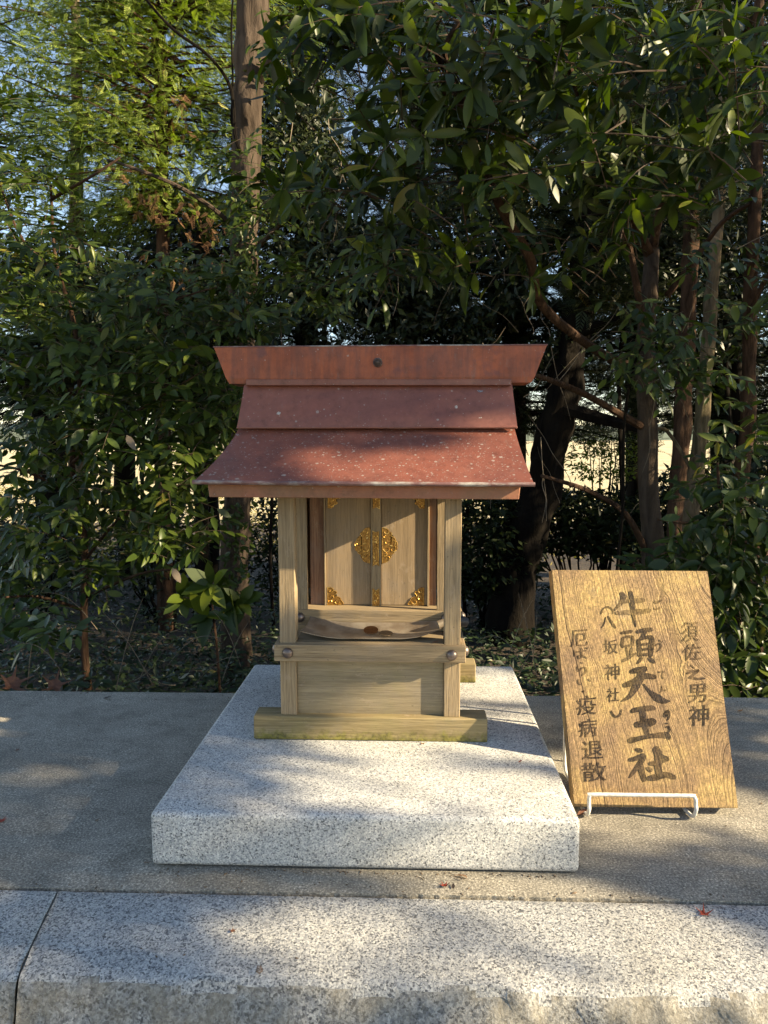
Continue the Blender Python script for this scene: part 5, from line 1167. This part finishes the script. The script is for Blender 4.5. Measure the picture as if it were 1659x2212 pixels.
fallen('spiky red maple leaf on the granite kerb at the right', 1521, 1975, -.0005, 'maple', .0125, M_redleaf, 2.2, curl=.5)
fallen('small orange frond scrap on the kerb left of centre', 560, 2097, -.003, 'frond', .019, M_orleaf, 1.8, 'frond')
fallen('faded brown leaf scrap on the kerb under the slab left half', 503, 2012, -.0005, 'maple', .0065, M_brleaf, .3)
fallen('tan twig scrap at the lower left corner of the slab', 319, 1864, .0008, 'frond', .013, M_orleaf, .2, 'frond')
fallen('red leaf at the left edge of the concrete', 2, 1775, .0012, 'maple', .012, M_redleaf, .9, curl=.5)
fallen('curly tan scrap on the concrete left of the slab', 211, 1772, .0010, 'frond', .010, M_orleaf, 1.2, 'frond')
fallen('dark oval leaf near the back edge of the concrete', 232, 1509, .0010, 'leaf', .020, M_dkleaf, .1)
fallen('small brown scrap on the concrete at the far left', 37, 1621, .0010, 'maple', .007, M_brleaf, 2)
fallen('yellow leaf on the back edge of the concrete by the slab', 525, 1492, .0015, 'leaf', .028, M_orleaf, .3, curl=.6)
fallen('reddish brown leaf under the lower left corner of the wooden board', 1262, 1762, .0010, 'leaf', .026, M_brleaf, .2, curl=.8)
fallen('orange scrap on the concrete behind the wooden board', 1599, 1537, .0010, 'leaf', .014, M_orleaf, .2)
fallen('small striped dry scrap on the shrine deck in front of the dish', 942, 1389, ZD+.0006, 'leaf', .015, M_brleaf, -.5)
fallen('tiny red scrap on the slab beside the right end of the front sill', 1124, 1646, .0826, 'leaf', .008, M_redleaf, .5)
fallen('tan scrap on the slab against the front sill', 913, 1607, .0826, 'maple', .006, M_orleaf, .5)
for px, py, lb, s_ in ((26, 1478, 'large crumpled brown leaf in the undergrowth at the left edge', .07), (118, 1482, 'pointed brown leaf in the undergrowth close to the concrete edge', .06)):
    o_ = fallen(lb, px, py, 0, 'maple', s_*.8, M_brleaf, random.random()*3, curl=.8); c_ = atY(px, py, 2.0); o_.location = c_; o_.rotation_euler = (.9, .3, random.random())
for px, py, lb in ((281, 957, 'upper pale dead leaf hanging in the glossy shrub'), (379, 1343-100, 'lower pale dead leaf hanging in the glossy shrub beside the tall trunk')):
    o_ = fallen(lb, px, py, 0, 'leaf', .06, M_deadtwig, 0, 'leaf'); o_.location = atY(px, py, 2.45); o_.rotation_euler = (1.2, 1.2, .4); o_.name = 'hanging_leaf'

# ------------------------------------------------------------------ trees on the sunny side, outside the frame, whose crowns dapple the light; the nearest has gaps cut for chosen sun patches
EU = Vector((0, 0, 1)).cross(SUN).normalized(); EU = EU if EU.y > 0 else -EU; EV = SUN.cross(EU).normalized(); EV = EV if EV.z > 0 else -EV
O_ = Vector((0, 1.2, .3))
def uv(p): d = Vector(p)-O_; return d.dot(EU), d.dot(EV)
holes = []
def hole(px, py, plane, val, ru, rv_):
    if plane == 'Y' and py > 1050: ru *= 1.6; rv_ *= 1.6
    p = atZ(px, py, val) if plane == 'Z' else atY(px, py, val); u, v = uv(p); holes.append((u, v, ru, rv_))
hole(720, 2020, 'Z', 0, .055, .045); hole(1330, 2010, 'Z', 0, .055, .07); hole(1500, 2110, 'Z', 0, .04, .06); hole(1180, 1925, 'Z', 0, .03, .07); hole(1230, 2150, 'Z', 0, .03, .05)
hole(730, 1640, 'Z', .082, .050, .045); hole(480, 1705, 'Z', .082, .035, .05); hole(780, 1720, 'Z', .082, .03, .04); hole(1120, 1705, 'Z', .082, .04, .06); hole(1010, 1620, 'Z', .082, .035, .05); hole(1060, 1500, 'Z', .082, .05, .04)
hole(800, 1540, 'Y', 1.21, .075, .05); hole(800, 1480, 'Y', 1.22, .07, .045); hole(820, 1340, 'Y', 1.3, .08, .07); hole(900, 1230, 'Y', 1.34, .05, .07); hole(740, 1240, 'Y', 1.34, .05, .05); hole(880, 1420, 'Y', 1.2, .05, .04); hole(975, 1500, 'Y', 1.21, .06, .04); hole(1020, 1460, 'Y', 1.5, .05, .05)
hole(800, 1015, 'Y', 1.18, .045, .034); hole(1060, 950, 'Y', 1.26, .02, .016)
hole(1230, 1360, 'Y', 1.2, .045, .07); hole(1500, 1300, 'Y', 1.22, .03, .04); hole(1500, 1600, 'Y', 1.17, .06, .07);  hole(1560, 1700, 'Y', 1.13, .05, .05); hole(1300, 1340, 'Y', 1.2, .03, .04)
hole(660, 1200, 'Y', 1.22, .04, .08); hole(975, 1250, 'Y', 1.22, .04, .08); hole(860, 1170, 'Y', 1.34, .07, .07); hole(730, 1250, 'Y', 1.34, .05, .06); hole(900, 1280, 'Y', 1.34, .06, .05); hole(110, 1790, 'Z', 0, .03, .02); hole(230, 1700, 'Z', 0, .025, .02); hole(60, 1575, 'Z', 0, .02, .02); hole(1400, 1810, 'Z', 0, .02, .05); hole(1600, 1850, 'Z', 0, .02, .04)
shades = [uv(atZ(x_, y_, 0)) + (a_, b_) for x_, y_, a_, b_ in ((150, 1700, .16, .10), (60, 1700, .16, .10), (60, 1620, .10, .06))]
holes = holes[:-5] + [(a, b_, c_*.7, d_*.7, 1) for a, b_, c_, d_ in holes[-5:]]
def lit(u, v):
    for h_ in holes[-5:]:
        if ((u-h_[0])/h_[2])**2 + ((v-h_[1])/h_[3])**2 < 1: return True
    for a, b_, ru, rv_ in shades:
        if ((u-a)/ru)**2 + ((v-b_)/rv_)**2 < 1: return False
    for a, b_, ru, rv_ in holes[:-5]:
        k = ((u-a)/ru)**2 + ((v-b_)/rv_)**2
        k /= 2.0
        if k < 1 + .45*mnoise.noise(Vector((u*28, v*28, 1))): return True
    return False
nC = 0
for nm, u0, u1, v0, v1, w0, n, lab, near in (('shade_tree', -.75, 1.0, -.62, 1.25, 4.6, 26000, 'leafy evergreen standing on the sunny side right of the platform, outside the picture', 1),
        ('shade_tree', .8, 2.9, -.6, 1.75, 4.4, 8500, 'second leafy evergreen on the sunny side, behind the first', 0), ('shade_tree', 2.7, 5.4, -.6, 1.7, 4.6, 9500, 'third leafy evergreen on the sunny side, towards the field', 0)):
    random.seed(int(u0*100)+500); um = (u0+u1)/2 if not near else -.62; b0 = O_ + EU*um + SUN*w0; b0 = Vector((b0.x, b0.y, GZ)); T = empty(nm, tuple(b0), lab, 'tree', 'trees on the sunny side')
    top = O_ + EU*um + EV*(v1*.6) + SUN*w0
    tube('trunk', [b0, (b0*2+top)/3+rv(.05), (b0+top*2)/3+rv(.05), top], [.09, .08, .06, .03], M_barkG, T, 10, 4)
    LV = Leaves(); A = Acc()
    for k in range(16):
        e = O_ + EU*random.uniform(u0, u1) + EV*random.uniform(max(v0, .1), v1) + SUN*(w0+random.uniform(-.4, .5)); m_ = b0.lerp(top, random.uniform(.4, 1))
        ue, ve = uv(e)
        if near: continue
        A.tube([m_, (m_+e)/2+rv(.1), e], [.03, .018, .006], 4, 3)
    for _ in range(n):
        u, v = random.uniform(u0, u1), random.uniform(v0, v1)
        if near and lit(u, v): continue
        gap = mnoise.noise(Vector((u*2.2, v*2.2, um*3)))+.5*mnoise.noise(Vector((u*7, v*7, 4)))
        if gap > (.62 if near else .46 if u1 < 3 else .38): continue
        p = O_ + EU*u + EV*v + SUN*(w0+random.uniform(-.45, .45))
        LV.add(tuple(p), tuple(rv(1)), tuple(SUN+rv(.6)), (.055 if near else .085)*random.uniform(.7, 1.3), random.random())
    merge('foliage', T_MINI, LV.arr(), M_leafA, T)
    if A.V: tag(mesh_from('limbs', A.V, A.F, M_barkG, T), kind='stuff')
print('objects', len(bpy.data.objects), 'tris ~', sum(len(m_.polygons) for m_ in bpy.data.meshes if m_.users))
